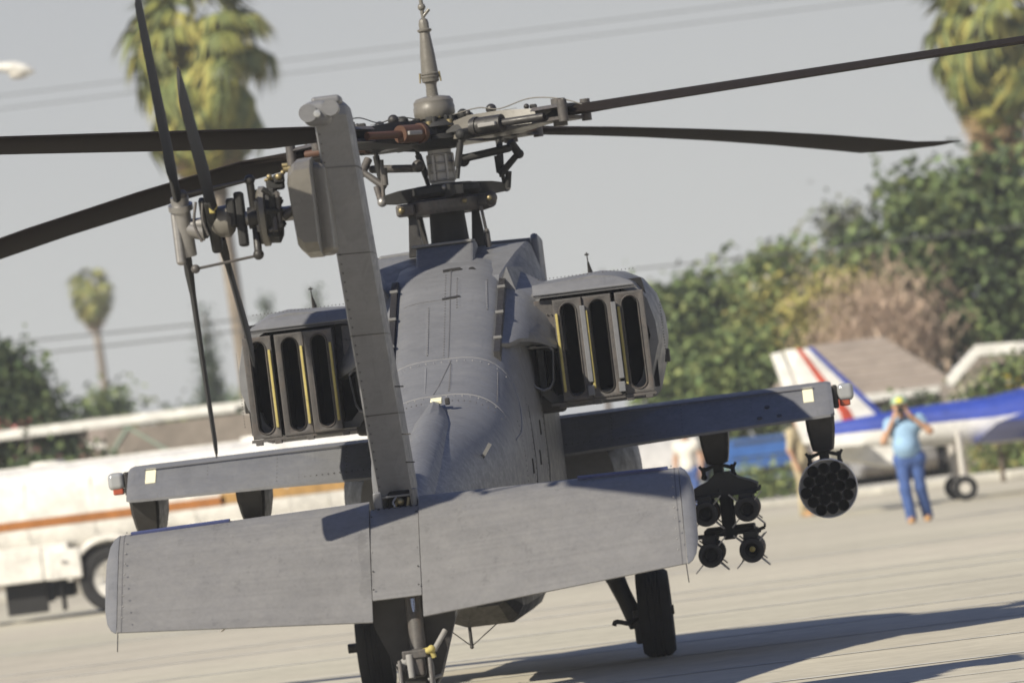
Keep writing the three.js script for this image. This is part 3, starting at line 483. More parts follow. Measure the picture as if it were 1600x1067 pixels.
    const duct = mesh('cooling_duct', [loft([[1.0, .85], [1.06, 1.25], [1.16, 1.50], [1.12, 1.525], [1.04, 1.52], [1.03, 1.2]].map(([k, z]) => tri.map(([x, y]) => [s * (.6 + (x - .6) * k), 2.15 + (y - 2.15) * k, z])), [false, false], .4)], M.paint, heli);
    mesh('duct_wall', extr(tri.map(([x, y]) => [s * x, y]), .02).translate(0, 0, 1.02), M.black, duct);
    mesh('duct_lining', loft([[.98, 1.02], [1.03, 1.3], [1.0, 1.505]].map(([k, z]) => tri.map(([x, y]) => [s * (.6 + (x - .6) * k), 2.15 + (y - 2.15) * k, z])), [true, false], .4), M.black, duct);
    mesh('duct_latch', box(.05, .02, .03, s * .56, 2.287, 1.515, .005), M.paint_pale, duct);
    mesh('under_bracket', box(.22, .12, .5, s * .60, 1.90, .95, .03), M.dark_paint, heli);

    // stub wing, pylons, lamp
    const sec = [[-1.62, 1.70], [-1.54, 1.775], [-1.35, 1.825], [-1.1, 1.835], [-.9, 1.81], [-.52, 1.575], [-.52, 1.556], [-.95, 1.60], [-1.35, 1.60], [-1.55, 1.645]];
    const wing = mesh('stub_wing', loft([[.5, 1.0, -.03], [1.4, 1.0, 0], [2.42, .98, .02], [2.50, .97, .022], [2.53, .90, .022]].map(([x, k, d]) => sec.map(([z, y], i) => [s * x, 1.70 + (y - 1.70) * k + (i > 4 && i < 8 ? d : d * .3), -1.05 + (z + 1.05) * k])), [true, true], .45), M.paint, heli);
    mesh('flap_joint', [box(1.85, .006, .012, s * 1.48, 1.8, -.862, .001, .5, 0, 0)], M.groove, wing);
    { const rv = []; for (const [y, z] of [[1.80, -.90], [1.615, -.595]]) for (let k = 0; k < 44; k++) rv.push(T(new THREE.SphereGeometry(.005, 5, 4), s * (.62 + k * .042), y - (z < -.8 ? 0 : .0), z)); for (const x of [.95, 1.45, 1.95]) for (let k = 0; k < 8; k++) rv.push(T(new THREE.SphereGeometry(.005, 5, 4), s * x, 1.79 - k * .026, -.87 + k * .042)); mesh('rivet_row', rv, M.dark_paint, wing, { kind: 'stuff' }); }
    mesh('formation_panel', T(box(.075, .012, .20, 0, 0, 0, .004), s * 2.36, 1.753, -.80, .53, 0, 0), M.formation, wing);
    if (s > 0) for (const [x, z] of [[2.06, -.72], [2.14, -.6], [2.0, -.6]]) mesh('fastener', T(new THREE.CylinderGeometry(.02, .02, .01, 8), s * x, 1.7 + (-.72 - z) * .6 + .004, z, .53), M.dark_paint, wing);
    const lamp = mesh('position_lamp', [box(.04, .17, .2, s * 2.55, 1.72, -1.0, .015)], M.dark_paint, wing);
    mesh('lamp_lens', [box(.115, .125, .15, s * 2.625, 1.745, -.95, .035)], M.lens_clear, lamp);
    mesh('lamp_base', box(.075, .05, .1, s * 2.615, 1.672, -.94, .012), M.lens_red, lamp);
    for (const x of [1.66, 2.42]) {
      const py = mesh('pylon', loft([[1.60, .105, -1.6, -.66], [1.50, .10, -1.58, -.68], [1.40, .085, -1.5, -.72], [1.355, .075, -1.45, -.75], [1.345, .05, -1.4, -.8]].map(([y, w, z0, z1]) => [[s * x - w * .4, y, z0], [s * x - w, y, z0 + .2], [s * x - w, y, z1 - .03], [s * x - w * .8, y, z1], [s * x + w * .8, y, z1], [s * x + w, y, z1 - .03], [s * x + w, y, z0 + .2], [s * x + w * .4, y, z0]]), [true, true], .3), M.dark_paint, heli);
      mesh('sway_brace', [box(.07, .1, .5, s * x, 1.32, -1.1, .01), ...[-1, 1].flatMap((e) => [rod([s * x, 1.345, -.86], [s * x + e * .105, 1.31, -.86], .013), rod([s * x + e * .105, 1.335, -.86], [s * x + e * .105, 1.265, -.86], .015), ball(.022, s * x + e * .105, 1.262, -.86), rod([s * x + e * .11, 1.31, -.86], [s * x + e * .13, 1.345, -.86], .01)])], M.hub_black, py);
    }
    // four-rail missile launcher under the inner pylon
    const L = s * 1.69;
    const ln = mesh('missile_launcher', [loft([[-1.75, 1], [-.45, 1]].map(([z]) => [[-.05, 1.285], [-.11, 1.235], [-.19, 1.205], [-.235, 1.18], [-.235, 1.135], [-.19, 1.12], [-.06, 1.115], [.06, 1.115], [.19, 1.12], [.235, 1.135], [.235, 1.18], [.19, 1.205], [.11, 1.235], [.05, 1.285]].map(([x, y]) => [L + x, y, z])), [true, true], .2), box(.085, .34, 1.1, L, .98, -1.1, .01), box(.36, .055, 1.1, L, .865, -1.1, .015), box(.03, .10, 1, L - .03, .94, -1.1), box(.07, .05, .9, L + .03, 1.01, -1.1, .01)], M.hub_black, heli);
    for (const [x, y] of [[-.145, 1.115], [.145, 1.115], [-.145, .84], [.145, .84]]) mesh('launch_rail', [box(.10, .06, 1.5, L + x, y - .012, -1.1, .012), box(.05, .03, .12, L + x + Math.sign(x) * .055, y + .012, -.45, .006), rod([L + x + .07, y + .02, -.4], [L + x + .11, y + .03, -.4], .012), rod([L + x + .11, y + .03, -.4], [L + x + .112, y + .055, -.4], .008)], M.hub_black, ln);

    // main landing gear
    const gx = s > 0 ? 1.065 : -1.0, gz = -1.95;
    const strut = mesh('main_gear_leg', [rod([s * .62, .98, -2.75], [s * .90, .33, -1.98], .075, .06, 16), rod([s * .80, .62, -2.05], [s * .915, .24, -1.95], .065, .055, 16), rod([s * .70, .9, -1.95], [s * .80, .60, -1.97], .08, .07, 16), box(.075, .26, .14, s * .935, .24, -1.95, .02), rod([s * .9, .33, gz], [s * 1.2, .33, gz], .035)], M.dark_paint, heli);
    mesh('step_hook', tube([[s * .93, .30, -1.88], [s * .86, .27, -1.86], [s * .81, .285, -1.86], [s * .765, .29, -1.86], [s * .755, .265, -1.86]], .017), M.dark_paint, strut);
    const wheel = mesh('main_wheel', lathe([[.0, -.10], [.13, -.10], [.17, -.085], [.185, -.07], [.185, .07], [.17, .085], [.13, .10], [0, .10]], [gx, .325, gz], 'x'), M.dark_paint, heli);
    mesh('tyre', [lathe([[.185, -.09], [.24, -.118], [.29, -.118], [.318, -.085], [.327, -.05], [.320, -.045], [.320, -.036], [.328, -.032], [.328, -.006], [.321, -.003], [.321, .006], [.328, .009], [.328, .032], [.320, .036], [.320, .045], [.327, .05], [.318, .085], [.29, .118], [.24, .118], [.185, .09]], [gx, .325, gz], 'x', 48)], M.rubber, wheel);
  }

  // vertical fin, swept back, blunt trailing edge
  const finSec = (y) => { const t = (y - 1.30) / 2.30, le = 6.72 + 1.72 * t, te = 7.70 + 1.62 * t, k = 1 - .1 * t, c = te - le; return [[-.035, y, le], [-.075 * k, y, le + .12 * c], [-.105 * k, y, le + .35 * c], [-.108 * k, y, le + .7 * c], [-.100 * k, y, te - .04], [-.088 * k, y, te], [.02 * k, y, te - .10], [.088 * k, y, te - .20], [.10 * k, y, le + .7 * c], [.098 * k, y, le + .35 * c], [.07 * k, y, le + .12 * c], [.035, y, le]].map(([x, yy, z]) => [x - .048, yy, z]); };
  const fin = mesh('vertical_fin', loft([1.35, 1.5, 1.9, 2.3, 2.7, 3.1, 3.4, 3.55, 3.60, 3.63].map((y, i) => { const r = finSec(y); return i > 7 ? r.map(([x, yy, z]) => [-.048 + (x + .048) * (i === 8 ? .93 : .7), yy, z - (i - 7) * .04]) : r; }), [true, true], .35), M.paint, heli);
  mesh('fin_joint', loft([3.268, 3.276].map((y) => finSec(y).map(([x, yy, z]) => [-.048 + (x + .048) * 1.03, yy, z + .002])), [true, true], .4), M.groove, fin);
  { const rv = []; for (let k = 0; k < 40; k++) { const y = 1.5 + k * .05, r = finSec(y); rv.push(T(new THREE.SphereGeometry(.0045, 5, 4), r[7][0] - .002, y, r[7][2] - .02), T(new THREE.SphereGeometry(.0045, 5, 4), r[5][0] + .012, y, r[5][2])); } mesh('rivet_row', rv, M.dark_paint, fin, { kind: 'stuff' }); }
  for (const y of [1.9, 2.35, 2.8]) mesh('fin_seam', loft([y, y + .006].map((q) => finSec(q).map(([x, yy, z]) => [-.048 + (x + .048) * 1.01, yy, z + .001])), [true, true], .4), M.dark_paint, fin);
  const cap = mesh('fin_cap', [box(.15, .135, .16, -.11, 3.56, 9.28, .045), rod([-.155, 3.565, 9.26], [-.155, 3.565, 9.375], .05, .05, 18), rod([-.03, 3.58, 9.26], [-.03, 3.58, 9.37], .045, .045, 18), box(.16, .05, .2, -.06, 3.63, 9.15, .02)], M.paint, fin);
  mesh('tail_lamp', [lathe([[.0, .02], [.018, .015], [.024, 0]], [-.105, 3.555, 9.365], 'z', 14)], M.lens_clear, cap);
  for (const [x, y, z] of [[.048, 1.78, 7.98], [.05, 2.05, 8.12], [.046, 1.62, 7.9]]) mesh('fin_wick', rod([x, y, z], [x + .05, y - .005, z + .01], .004), M.dark_paint, fin);
  // fitting at the foot of the fin
  const foot = mesh('fin_foot', [box(.05, .16, .1, -.145, 1.39, 7.78, .012), box(.03, .2, .1, .065, 1.37, 7.78, .01), box(.22, .012, .08, -.04, 1.435, 7.76, .003)], M.paint, fin);
  mesh('foot_recess', box(.13, .13, .06, -.03, 1.40, 7.735, .01), M.black, foot);
  mesh('actuator_rod', [rod([-.09, 1.30, 7.80], [-.03, 1.42, 7.78], .012), ball(.022, -.02, 1.40, 7.80), rod([.01, 1.33, 7.8], [.03, 1.42, 7.78], .01)], M.brass, foot);
  mesh('cable', [tube([[-.07, 1.33, 7.82], [-.05, 1.37, 7.83], [-.06, 1.40, 7.82], [-.04, 1.43, 7.8]], .006)], M.steel, foot);

  // stabilator set trailing edge down
  const airfoil = (x, zl, yl, zt, yt, k = 1) => { const dz = zt - zl, dy = yt - yl, c = Math.hypot(dz, dy), ux = dz / c, uy = dy / c, nx = -uy, ny = ux;   // n points up and back
    return [[0, 0], [.015, .028], [.06, .05], [.16, .066], [.30, .068], [.55, .05], [.8, .024], [1, .003], [1, -.003], [.8, -.016], [.5, -.032], [.25, -.04], [.1, -.035], [.02, -.02]].map(([a, h]) => { const aa = .5 + (a - .5) * k, hh = h * k * 1.05; return [x, yl + aa * dy + hh * ny * c, zl + aa * dz + hh * nx * c]; }); };
  const stab = new THREE.Group(); stab.name = 'stabilator'; heli.add(stab);
  for (const s of [-1, 1]) {
    const TX = s < 0 ? 1.625 : 1.575, x0 = s < 0 ? -.196 : .088, c = [[x0, 7.74, 1.405, 8.62, .758], [s * TX, 7.77, 1.385, 8.585, .872]];
    const tip = (k, dx) => airfoil(s * (TX + dx), 7.77, 1.385, 8.585, .872, k);
    const mid = span(0, 1, 8).map((t) => { const p = c[0].map((a, i) => a + (c[1][i] - a) * t); return airfoil(...p); });
    const panel = mesh('stabilator_panel', loft(mid, [true, true], .4), M.paint_pale, stab);
    mesh('tip_cap', loft([tip(1.004, .003), tip(1.0, .012), tip(.94, .035), tip(.8, .058), tip(.5, .075)], [true, true], .6), M.paint, panel);
    mesh('edge_strip', loft([[1.0, 0], [TX - .06, 0]].map(([x]) => { const t = (x - Math.abs(x0)) / (TX - Math.abs(x0)), yl = 1.405 - .02 * t, zl = 7.74 + .03 * t; return [[s * x, yl - .006, zl - .004], [s * x, yl + .030, zl + .010], [s * x, yl + .030, zl + .050], [s * x, yl + .022, zl + .085], [s * x, yl + .002, zl + .078], [s * x, yl - .016, zl + .03]]; }), [true, true], .4), M.strip_blue, panel);
    mesh('static_wick', rod([s * (TX - .005), .875, 8.58], [s * TX, .77, 8.66], .003), M.dark_paint, panel);
    for (let k = 0; k < 9; k++) { const t = .05 + k * .115; mesh('rivet', T(new THREE.SphereGeometry(.005, 6, 4), s * (TX - .04), 1.40 - t * .5 + .04, 7.80 + t * .78 + .03), M.sealant, panel); }
    mesh('cap_seam', loft([TX - .027, TX - .022].map((x) => airfoil(s * x, 7.768, 1.386, 8.584, .873, 1.006)), [true, true], .5), M.groove, panel);
  }
  const centre = mesh('stabilator_centre', loft([-.192, .084].map((x) => airfoil(x, 7.80, 1.36, 8.50, .875, 1)), [true, true], .4), M.paint_pale, stab);
  for (let k = 0; k < 9; k++) mesh('rivet', T(new THREE.CylinderGeometry(.008, .008, .008, 8), -.175 + k * .031, 1.365 + (k % 2) * .006, 7.86, .7), M.dark_paint, centre);
  for (const x of [-.182, .072]) for (let k = 0; k < 5; k++) mesh('rivet', T(new THREE.SphereGeometry(.005, 6, 4), x, 1.335 - k * .1, 7.94 + k * .13), M.dark_paint, centre);

  // tail cone under the stabilator and tail wheel gear
  mesh('tail_cone', loft([[6.9, .20, .80, .95], [7.6, .22, .42, 1.1], [8.1, .25, .32, .98], [8.25, .24, .33, .90]].map(([z, w, lo, hi]) => [[-w, hi, z], [-w * .95, (lo + hi) / 2 + .1, z], [-w * .45, lo + .08, z], [-w * .25, lo, z], [w * .25, lo, z], [w * .45, lo + .08, z], [w * .95, (lo + hi) / 2 + .1, z], [w, hi, z]].map(([x, y, zz]) => [x + .01, y, zz])), [true, true], .3), M.dark_paint, heli);
  const tg = mesh('tail_gear', [rod([.02, .98, 8.30], [.02, .56, 8.36], .045, .045, 16), box(.10, .16, .12, .0, .50, 8.38, .02), ...[-1, 1].map((e) => box(.025, .40, .14, e * .085, .32, 8.5, .01, -.35)), box(.14, .05, .10, .0, .55, 8.40, .01), rod([-.12, .18, 8.56], [.12, .18, 8.56], .02)], M.suppressor, heli);
  mesh('oleo', [rod([.02, .62, 8.352], [.02, .50, 8.372], .028, .028, 16), rod([.02, .86, 8.36], [.02, .62, 8.365], .012)], mat('oleo_chrome', [.30, .36, .55], .25, { metalness: .8 }), tg);
  mesh('hydraulic_fitting', [rod([.04, .555, 8.40], [.10, .565, 8.46], .02), ball(.022, .10, .57, 8.47), rod([.10, .56, 8.46], [.11, .52, 8.46], .014)], M.yellow, tg);
  for (const g of [rod([.11, .56, 8.40], [.18, .66, 8.34], .016), rod([-.02, .54, 8.42], [-.09, .48, 8.42], .03), rod([.06, .40, 8.45], [.14, .42, 8.44], .01), rod([-.03, .55, 8.44], [-.03, .42, 8.47], .022)]) mesh('link', g, M.sealant, tg);
  const tw = mesh('tail_wheel', lathe([[0, -.05], [.07, -.05], [.085, -.04], [.085, .04], [.07, .05], [0, .05]], [0, .18, 8.56], 'x'), M.dark_paint, heli);
  mesh('tyre', lathe([[.085, -.045], [.13, -.065], [.16, -.055], [.18, -.02], [.18, .02], [.16, .055], [.13, .065], [.085, .045]], [0, .18, 8.56], 'x', 36), M.rubber, tw);

  // ---- tail rotor on the left of the fin
  const gb = mesh('tail_gearbox', [loft([[8.82, .20, .6], [8.94, .25, .9], [9.2, .275, 1], [9.42, .25, .96], [9.52, .20, .8]].map(([z, h, k]) => [[.055, -h], [-.02, -h * .99], [-.065 * k, -h * .80], [-.075 * k, -h * .2], [-.085 * k, h * .55], [-.07 * k, h * .85], [-.03, h * .98], [.055, h]].map(([x, y]) => [-.228 + x, 3.06 + y, z])), [true, true], .35), box(.12, .5, .4, -.17, 3.05, 9.05, .04)], M.rotor_drab, heli);
  mesh('gearbox_filler', [rod([-.29, 3.28, 9.3], [-.33, 3.285, 9.3], .02), rod([-.30, 3.30, 9.36], [-.33, 3.30, 9.36], .012), ball(.014, -.335, 3.265, 9.3)], M.brass, gb);
  const tr = new THREE.Group(); tr.name = 'tail_rotor'; heli.add(tr);
  const ty = 3.045, tz = 9.2, X = (a) => a;
  mesh('rotor_shaft', [rod([-.25, ty, tz], [-.95, ty, tz], .042, .036, 18)], M.steel, tr);
  mesh('servo_unit', [lathe([[.02, -.02], [.15, -.02], [.155, .03], [.12, .05], [.02, .05]], [-.43, ty, tz], 'x', 24), box(.035, .27, .10, -.405, ty + .005, tz + .13, .01), ...[[.12, -.02], [-.10, -.05], [.02, .12], [.14, .10], [-.12, .06]].map(([dy, dz]) => rod([-.36, ty + dy * .5, tz + dz * .5 + .1], [-.45, ty + dy, tz + dz + .08], .016)), box(.10, .06, .06, -.385, ty + .16, tz + .08, .015), box(.06, .05, .05, -.36, ty + .19, tz + .1, .012)], M.hub_black, tr);
  mesh('swashplate', [lathe([[.03, -.02], [.14, -.025], [.165, -.01], [.165, .018], [.13, .035], [.04, .03]], [-.475, ty, tz], 'x', 30), ...[0, 1, 2, 3, 4, 5].map((k) => { const a = k / 6 * 2 * Math.PI; return box(.02, .04, .04, -.50, ty + .13 * Math.cos(a), tz + .13 * Math.sin(a), .006); })], M.rotor_drab, tr);
  mesh('spider', [...[0, 1, 2].map((k) => rod([-.40, ty, tz + .16], [-.40, ty + .13 * Math.cos(k * 2.1 + .3), tz + .16 + .04 * Math.sin(k * 2.1)], .014)), rod([-.36, ty - .02, tz + .12], [-.30, ty + .01, tz + .12], .025), rod([-.375, ty + .12, tz + .17], [-.375, ty - .08, tz + .17], .012), rod([-.44, ty + .12, tz + .17], [-.36, ty + .10, tz + .17], .01), rod([-.44, ty - .09, tz + .17], [-.365, ty - .06, tz + .17], .012)], M.suppressor, tr);
  mesh('fitting', [ball(.02, -.36, ty + .20, tz + .12), ball(.016, -.41, ty + .205, tz + .12), rod([-.44, ty + .19, tz + .1], [-.34, ty + .2, tz + .1], .009)], M.brass, tr);
  mesh('crosshead', [...[1, -1].map((e) => [rod([-.525, ty + e * .05, tz], [-.525, ty + e * .20, tz + .05], .022), ball(.03, -.525, ty + e * .205, tz + .05)]).flat(), rod([-.50, ty, tz], [-.56, ty, tz], .06)], M.dark_paint, tr);
  mesh('hub_bell', lathe([[.03, -.10], [.05, -.08], [.085, -.02], [.09, .03], [.06, .06], [.03, .07]], [-.70, ty, tz], 'x', 24), M.rotor_drab, tr);
  mesh('hub_plate', [box(.05, .30, .12, -.60, ty, tz, .015, 0, 0, 0), box(.06, .34, .12, -.755, ty, tz, .02, .6), box(.05, .16, .14, -.645, ty + .04, tz, .015), box(.03, .22, .07, -.80, ty + .03, tz + .04, .01, .3)], M.hub_black, tr);
  mesh('hub_fitting', [ball(.024, -.735, ty + .085, tz + .1), rod([-.72, ty + .08, tz + .1], [-.77, ty + .10, tz + .1], .012), box(.03, .05, .03, -.742, ty + .07, tz + .12, .006)], M.yellow, tr);
  mesh('pitch_link', [rod([-.525, ty + .205, tz + .05], [-.90, ty + .17, tz + .06], .008), rod([-.525, ty - .205, tz - .05], [-.88, ty - .24, tz + .02], .008), ball(.028, -.90, ty + .17, tz + .06), ball(.025, -.88, ty - .24, tz + .02), tube([[-.83, ty + .12, tz + .08], [-.85, ty, tz + .09], [-.82, ty - .10, tz + .09]], .008), tube([[-.79, ty + .12, tz + .1], [-.80, ty + .02, tz + .11], [-.78, ty - .07, tz + .1]], .007)], M.suppressor, tr);
  mesh('outer_grip', [rod([-.92, ty - .16, tz - .04], [-.92, ty + .16, tz + .04], .052, .05, 16), rod([-.92, ty + .09, tz + .02], [-.92, ty + .12, tz + .03], .068, .068, 18), rod([-.95, ty + .0, tz], [-.80, ty - .05, tz], .045), box(.05, .3, .09, -.955, ty - .06, tz, .02)], M.steel, tr);
  // four blades in two scissored pairs
  const trBlade = () => loft([[.16, .05, .05, 0], [.28, .10, .05, 0], [.40, .25, .034, .10], [1.0, .25, .028, .06], [1.36, .25, .022, .03], [1.40, .22, .016, .03]].map(([r, c, h, tw]) => [[-.5, 0], [-.42, .5], [-.2, 1], [.1, .8], [.5, .1], [.5, -.1], [.1, -.8], [-.2, -1], [-.42, -.5]].map(([a, b]) => { const px = b * h / 2, pz = a * c; return [px * Math.cos(tw) - pz * Math.sin(tw), r, px * Math.sin(tw) + pz * Math.cos(tw)]; })), [true, true], .4);
  for (const [x, a] of [[-.925, 29], [-.925, 209], [-.735, 60], [-.735, 240]]) mesh('tail_rotor_blade', T(trBlade(), x, ty, tz, a * RAD + Math.PI, 0, x < -.8 ? 1.2 * RAD : 0), M.hub_black, tr);

  // ---- main rotor
  const hx = .012, hy = 3.89;
  mesh('mast', [rod([hx, 2.95, 0], [hx, 3.45, 0], .145, .115, 24), rod([hx, 3.38, 0], [hx, 3.50, 0], .155, .12, 24)], M.hub_black, heli);
  mesh('mast_sleeve', [rod([hx, 3.45, 0], [hx, 3.80, 0], .086, .082, 24), ...[0, 1, 2, 3].map((k) => T(new THREE.TorusGeometry(.088, .008, 6, 24), hx, 3.55 + k * .06, 0, Math.PI / 2)), ...[0, 1, 2, 3, 4, 5].map((k) => { const a = k / 6 * 6.283; return box(.014, .18, .014, hx + .09 * Math.cos(a), 3.64, .09 * Math.sin(a)); })], M.steel, heli);
  for (const [x, z] of [[-.22, .14], [-.20, -.22], [.2, -.25]]) mesh('mast_support', loft([[[x - .022, 3.36, z - .03], [x + .022, 3.36, z - .03], [x + .022, 3.36, z + .03], [x - .022, 3.36, z + .03]], [[x - .055, 3.04, z - .05], [x + .055, 3.04, z - .05], [x + .055, 3.04, z + .05], [x - .055, 3.04, z + .05]]]), M.dark_paint, heli);
  const fixed = mesh('swashplate_fixed', [lathe([[.10, -.05], [.27, -.06], [.29, -.03], [.29, .03], [.25, .05], [.12, .05]], [hx, 3.375, 0], 'y', 36), box(.13, .085, .14, -.26, 3.365, .18, .02), rod([.25, 3.36, .1], [.34, 3.37, .18], .06, .055), ball(.05, .335, 3.38, .18)], M.suppressor, heli);
  mesh('swash_bolt', [ball(.024, -.285, 3.365, .25), ball(.018, .16, 3.38, .28), ball(.02, .33, 3.38, .235)], M.brass, fixed);
  mesh('control_rod', [rod([.265, 3.33, .22], [.285, 3.13, .22], .011), rod([.285, 3.15, .22], [.287, 3.04, .22], .02), ball(.018, .285, 3.155, .235)], M.suppressor, fixed);
  const rot = mesh('swashplate_rotating', [lathe([[.10, -.03], [.23, -.035], [.26, -.01], [.25, .03], [.2, .05], [.10, .05]], [hx, 3.47, 0], 'y', 36), ...[[-18, .44], [162, .44], [72, .4], [252, .4]].map(([a, r]) => { const c = Math.cos(a * RAD), s = Math.sin(a * RAD); return loft([[.18, .06, .05], [.34, .05, .045], [r, .028, .03]].map(([q, w, h]) => [[-w, -h], [w, -h], [w, h], [-w, h]].map(([e, y]) => [hx + q * c - e * s, 3.47 + y - (q - .18) * .05, q * s + e * c]))); })], M.hub_black, heli);
  mesh('scissor_pin', [ball(.035, hx - .43, 3.445, .14), ball(.032, hx + .43, 3.455, -.14), ball(.02, hx + .02, 3.49, .25)], M.steel, rot);
  for (const s of [-1, 1]) mesh('scissor_link', [rod([hx + s * .44, 3.45, s * -.12], [hx + s * .46, 3.56, s * -.10], .022), rod([hx + s * .40, 3.545, s * -.1], [hx + s * .54, 3.67, s * -.06], .026, .022), ball(.034, hx + s * .55, 3.67, s * -.05), rod([hx + s * .55, 3.67, s * -.05], [hx + s * .50, 3.76, 0], .03), rod([hx + s * .42, 3.47, s * -.12], [hx + s * .40, 3.74, s * -.12], .014), rod([hx + s * .395, 3.56, s * -.12], [hx + s * .392, 3.68, s * -.12], .022), box(.38, .055, .07, hx + s * .32, 3.685 - (s < 0 ? .012 : -.012), s * .05, .025, 0, 0, s * .1), ball(.045, hx + s * .16, 3.67, 0)], s > 0 ? M.hub_black : M.suppressor, heli);
  // hub
  const hub = mesh('rotor_hub', [lathe([[.05, -.13], [.15, -.12], [.22, -.06], [.22, -.03], [.15, -.015], [.15, .015], [.22, .03], [.20, .06], [.13, .08], [.05, .09]], [hx, hy, 0], 'y', 32), ...[0, 1, 2, 3, 4, 5, 6, 7].map((k) => { const a = k / 8 * 6.283; return rod([hx + .17 * Math.cos(a), hy - .09, .17 * Math.sin(a)], [hx + .17 * Math.cos(a), hy + .10, .17 * Math.sin(a)], .02); })], M.hub_black, heli);
  mesh('hub_bolt', [...[0, 1, 2, 3, 4, 5, 6, 7].map((k) => { const a = k / 8 * 6.283 + .2; return rod([hx + .19 * Math.cos(a), hy + .02, .19 * Math.sin(a)], [hx + .19 * Math.cos(a), hy + .07, .19 * Math.sin(a)], .022); }), ...[0, 1, 2, 3, 4, 5, 6, 7, 8, 9].map((k) => { const a = k / 10 * 6.283; return ball(.015, hx + .12 * Math.cos(a), hy + .10, .12 * Math.sin(a), 8, 6); }), ...[0, 1, 2, 3, 4, 5].map((k) => { const a = k / 6 * 6.283; return ball(.026, hx + .19 * Math.cos(a), hy - .05, .19 * Math.sin(a), 8, 6); })], M.brass, hub);
  mesh('distributor', lathe([[.03, -.09], [.13, -.09], [.145, -.06], [.145, -.01], [.14, .0], [.14, .03], [.12, .055], [.06, .068], [.0, .07]], [hx, 4.075, 0], 'y', 36), M.rotor_drab, hub);
  mesh('distributor_base', [rod([hx, hy + .05, 0], [hx, 4.0, 0], .10, .11, 20), ...[0, 1, 2, 3, 4, 5, 6].map((k) => { const a = k / 7 * 6.283; return box(.035, .04, .05, hx + .15 * Math.cos(a), 3.975, .15 * Math.sin(a), .008, 0, -a); }), ball(.04, hx - .22, 3.985, .1), ball(.04, hx + .2, 3.985, .1)], M.hub_black, hub);
  const mastTop = mesh('air_data_mast', [lathe([[.045, -.02], [.038, .08], [.042, .10], [.060, .11], [.062, .135], [.066, .14], [.066, .15], [.060, .155], [.068, .16], [.068, .17], [.060, .175], [.052, .30], [.036, .455], [.05, .465], [.052, .475], [.036, .485], [.036, .52], [.030, .545], [.012, .56], [.010, .64], [.0, .645]], [hx, 4.135, 0], 'y', 24)], M.rotor_drab, hub);
  mesh('air_sensor', [rod([hx, 4.70, 0], [hx + .05, 4.75, 0], .012), ball(.028, hx, 4.77, 0), rod([hx, 4.72, 0], [hx, 4.9, 0], .014), rod([hx - .16, 4.86, 0], [hx + .16, 4.86, 0], .02)], M.rotor_drab, mastTop);
  for (const e of [-1, 1]) mesh('mast_clamp', rod([hx + e * .068, 4.31, .02], [hx + e * .073, 4.24, .02], .006), M.brass, mastTop);
  // blades with their grips; the blades droop a little each in its own way at idle
  const droop = { 28: [0, .0], 126: [-.018, .0], 208: [.085, .012], 298: [.012, .0045] };
  for (const deg of [28, 126, 208, 298]) {
    const a = deg * RAD, c = Math.cos(a), s = Math.sin(a), [d1, d2] = droop[deg];
    const P = (r, t, y) => [hx + r * c - t * s, hy + y - (r > .9 ? d1 * (r - .9) + d2 * (r - .9) ** 2 : 0), r * s + t * c];   // r out, t across
    const grip = new THREE.Group(); grip.name = 'blade_grip'; heli.add(grip);
    const bar = (list, seg) => loft(list.map(([r, w, y0, y1]) => [P(r, -w, y0), P(r, -w * .8, y1), P(r, w * .8, y1), P(r, w, y0)]));
    mesh('pitch_housing', [bar([[.18, .10, -.07, .05], [.34, .15, -.09, .075], [.60, .15, -.085, .075], [.82, .12, -.06, .055], [.98, .09, -.05, .045]])], deg === 28 || deg === 298 ? M.rotor_drab : M.hub_black, grip);
    mesh('strap_pack', [bar([[.15, .13, -.025, .025], [1.05, .09, -.02, .02]])], M.hub_black, grip);
    mesh('lead_lag_link', [bar([[.86, .16, -.055, -.03], [1.12, .19, -.055, -.03]]), bar([[.86, .16, .03, .055], [1.12, .19, .03, .055]]), rod(P(1.0, .0, -.09), P(1.0, 0, .10), .05), rod(P(1.12, .16, -.07), P(1.12, .16, .08), .035), rod(P(1.12, -.16, -.07), P(1.12, -.16, .08), .035)], M.suppressor, grip);
    for (const e of [-1, 1]) mesh('damper', [rod(P(.42, e * .22, -.02), P(.66, e * .21, -.02), .062, .062, 16), rod(P(.66, e * .21, -.02), P(.98, e * .18, -.02), .028), rod(P(.44, e * .22, -.02), P(.47, e * .22, -.02), .07, .07, 16)], e > 0 ? M.dark_paint : M.hub_brown, grip);
    mesh('placard', [T(box(.10, .002, .03, 0, 0, 0), ...P(.62, .02, .0785), 0, -a), T(box(.002, .03, .14, 0, 0, 0), ...P(.5, .155, .01), 0, -a + Math.PI / 2), T(box(.14, .028, .03, 0, 0, 0, .006), ...P(.58, .285, -.02), 0, -a), T(box(.14, .028, .03, 0, 0, 0, .006), ...P(.58, -.275, -.02), 0, -a)], M.sealant, grip);
    mesh('pitch_horn', [rod(P(.40, .16, -.05), P(.36, .27, -.06), .04), ball(.04, ...P(.36, .28, -.06)), rod(P(.36, .28, -.06), P(.30, .30, -.36), .016), rod(P(.35, .285, -.12), P(.31, .298, -.28), .024), ball(.025, ...P(.45, .2, -.06)), box(.05, .05, .05, ...P(.5, -.2, -.07), .01)], M.hub_black, grip);
    mesh('bolt_cap', [ball(.038, ...P(.46, 0, .10)), rod(P(.46, 0, .05), P(.46, 0, .10), .018), ball(.022, ...P(.33, .1, .09)), ball(.02, ...P(.78, .06, .075)), box(.05, .035, .07, ...P(.8, 0, .07), .01)], M.dark_paint, grip);
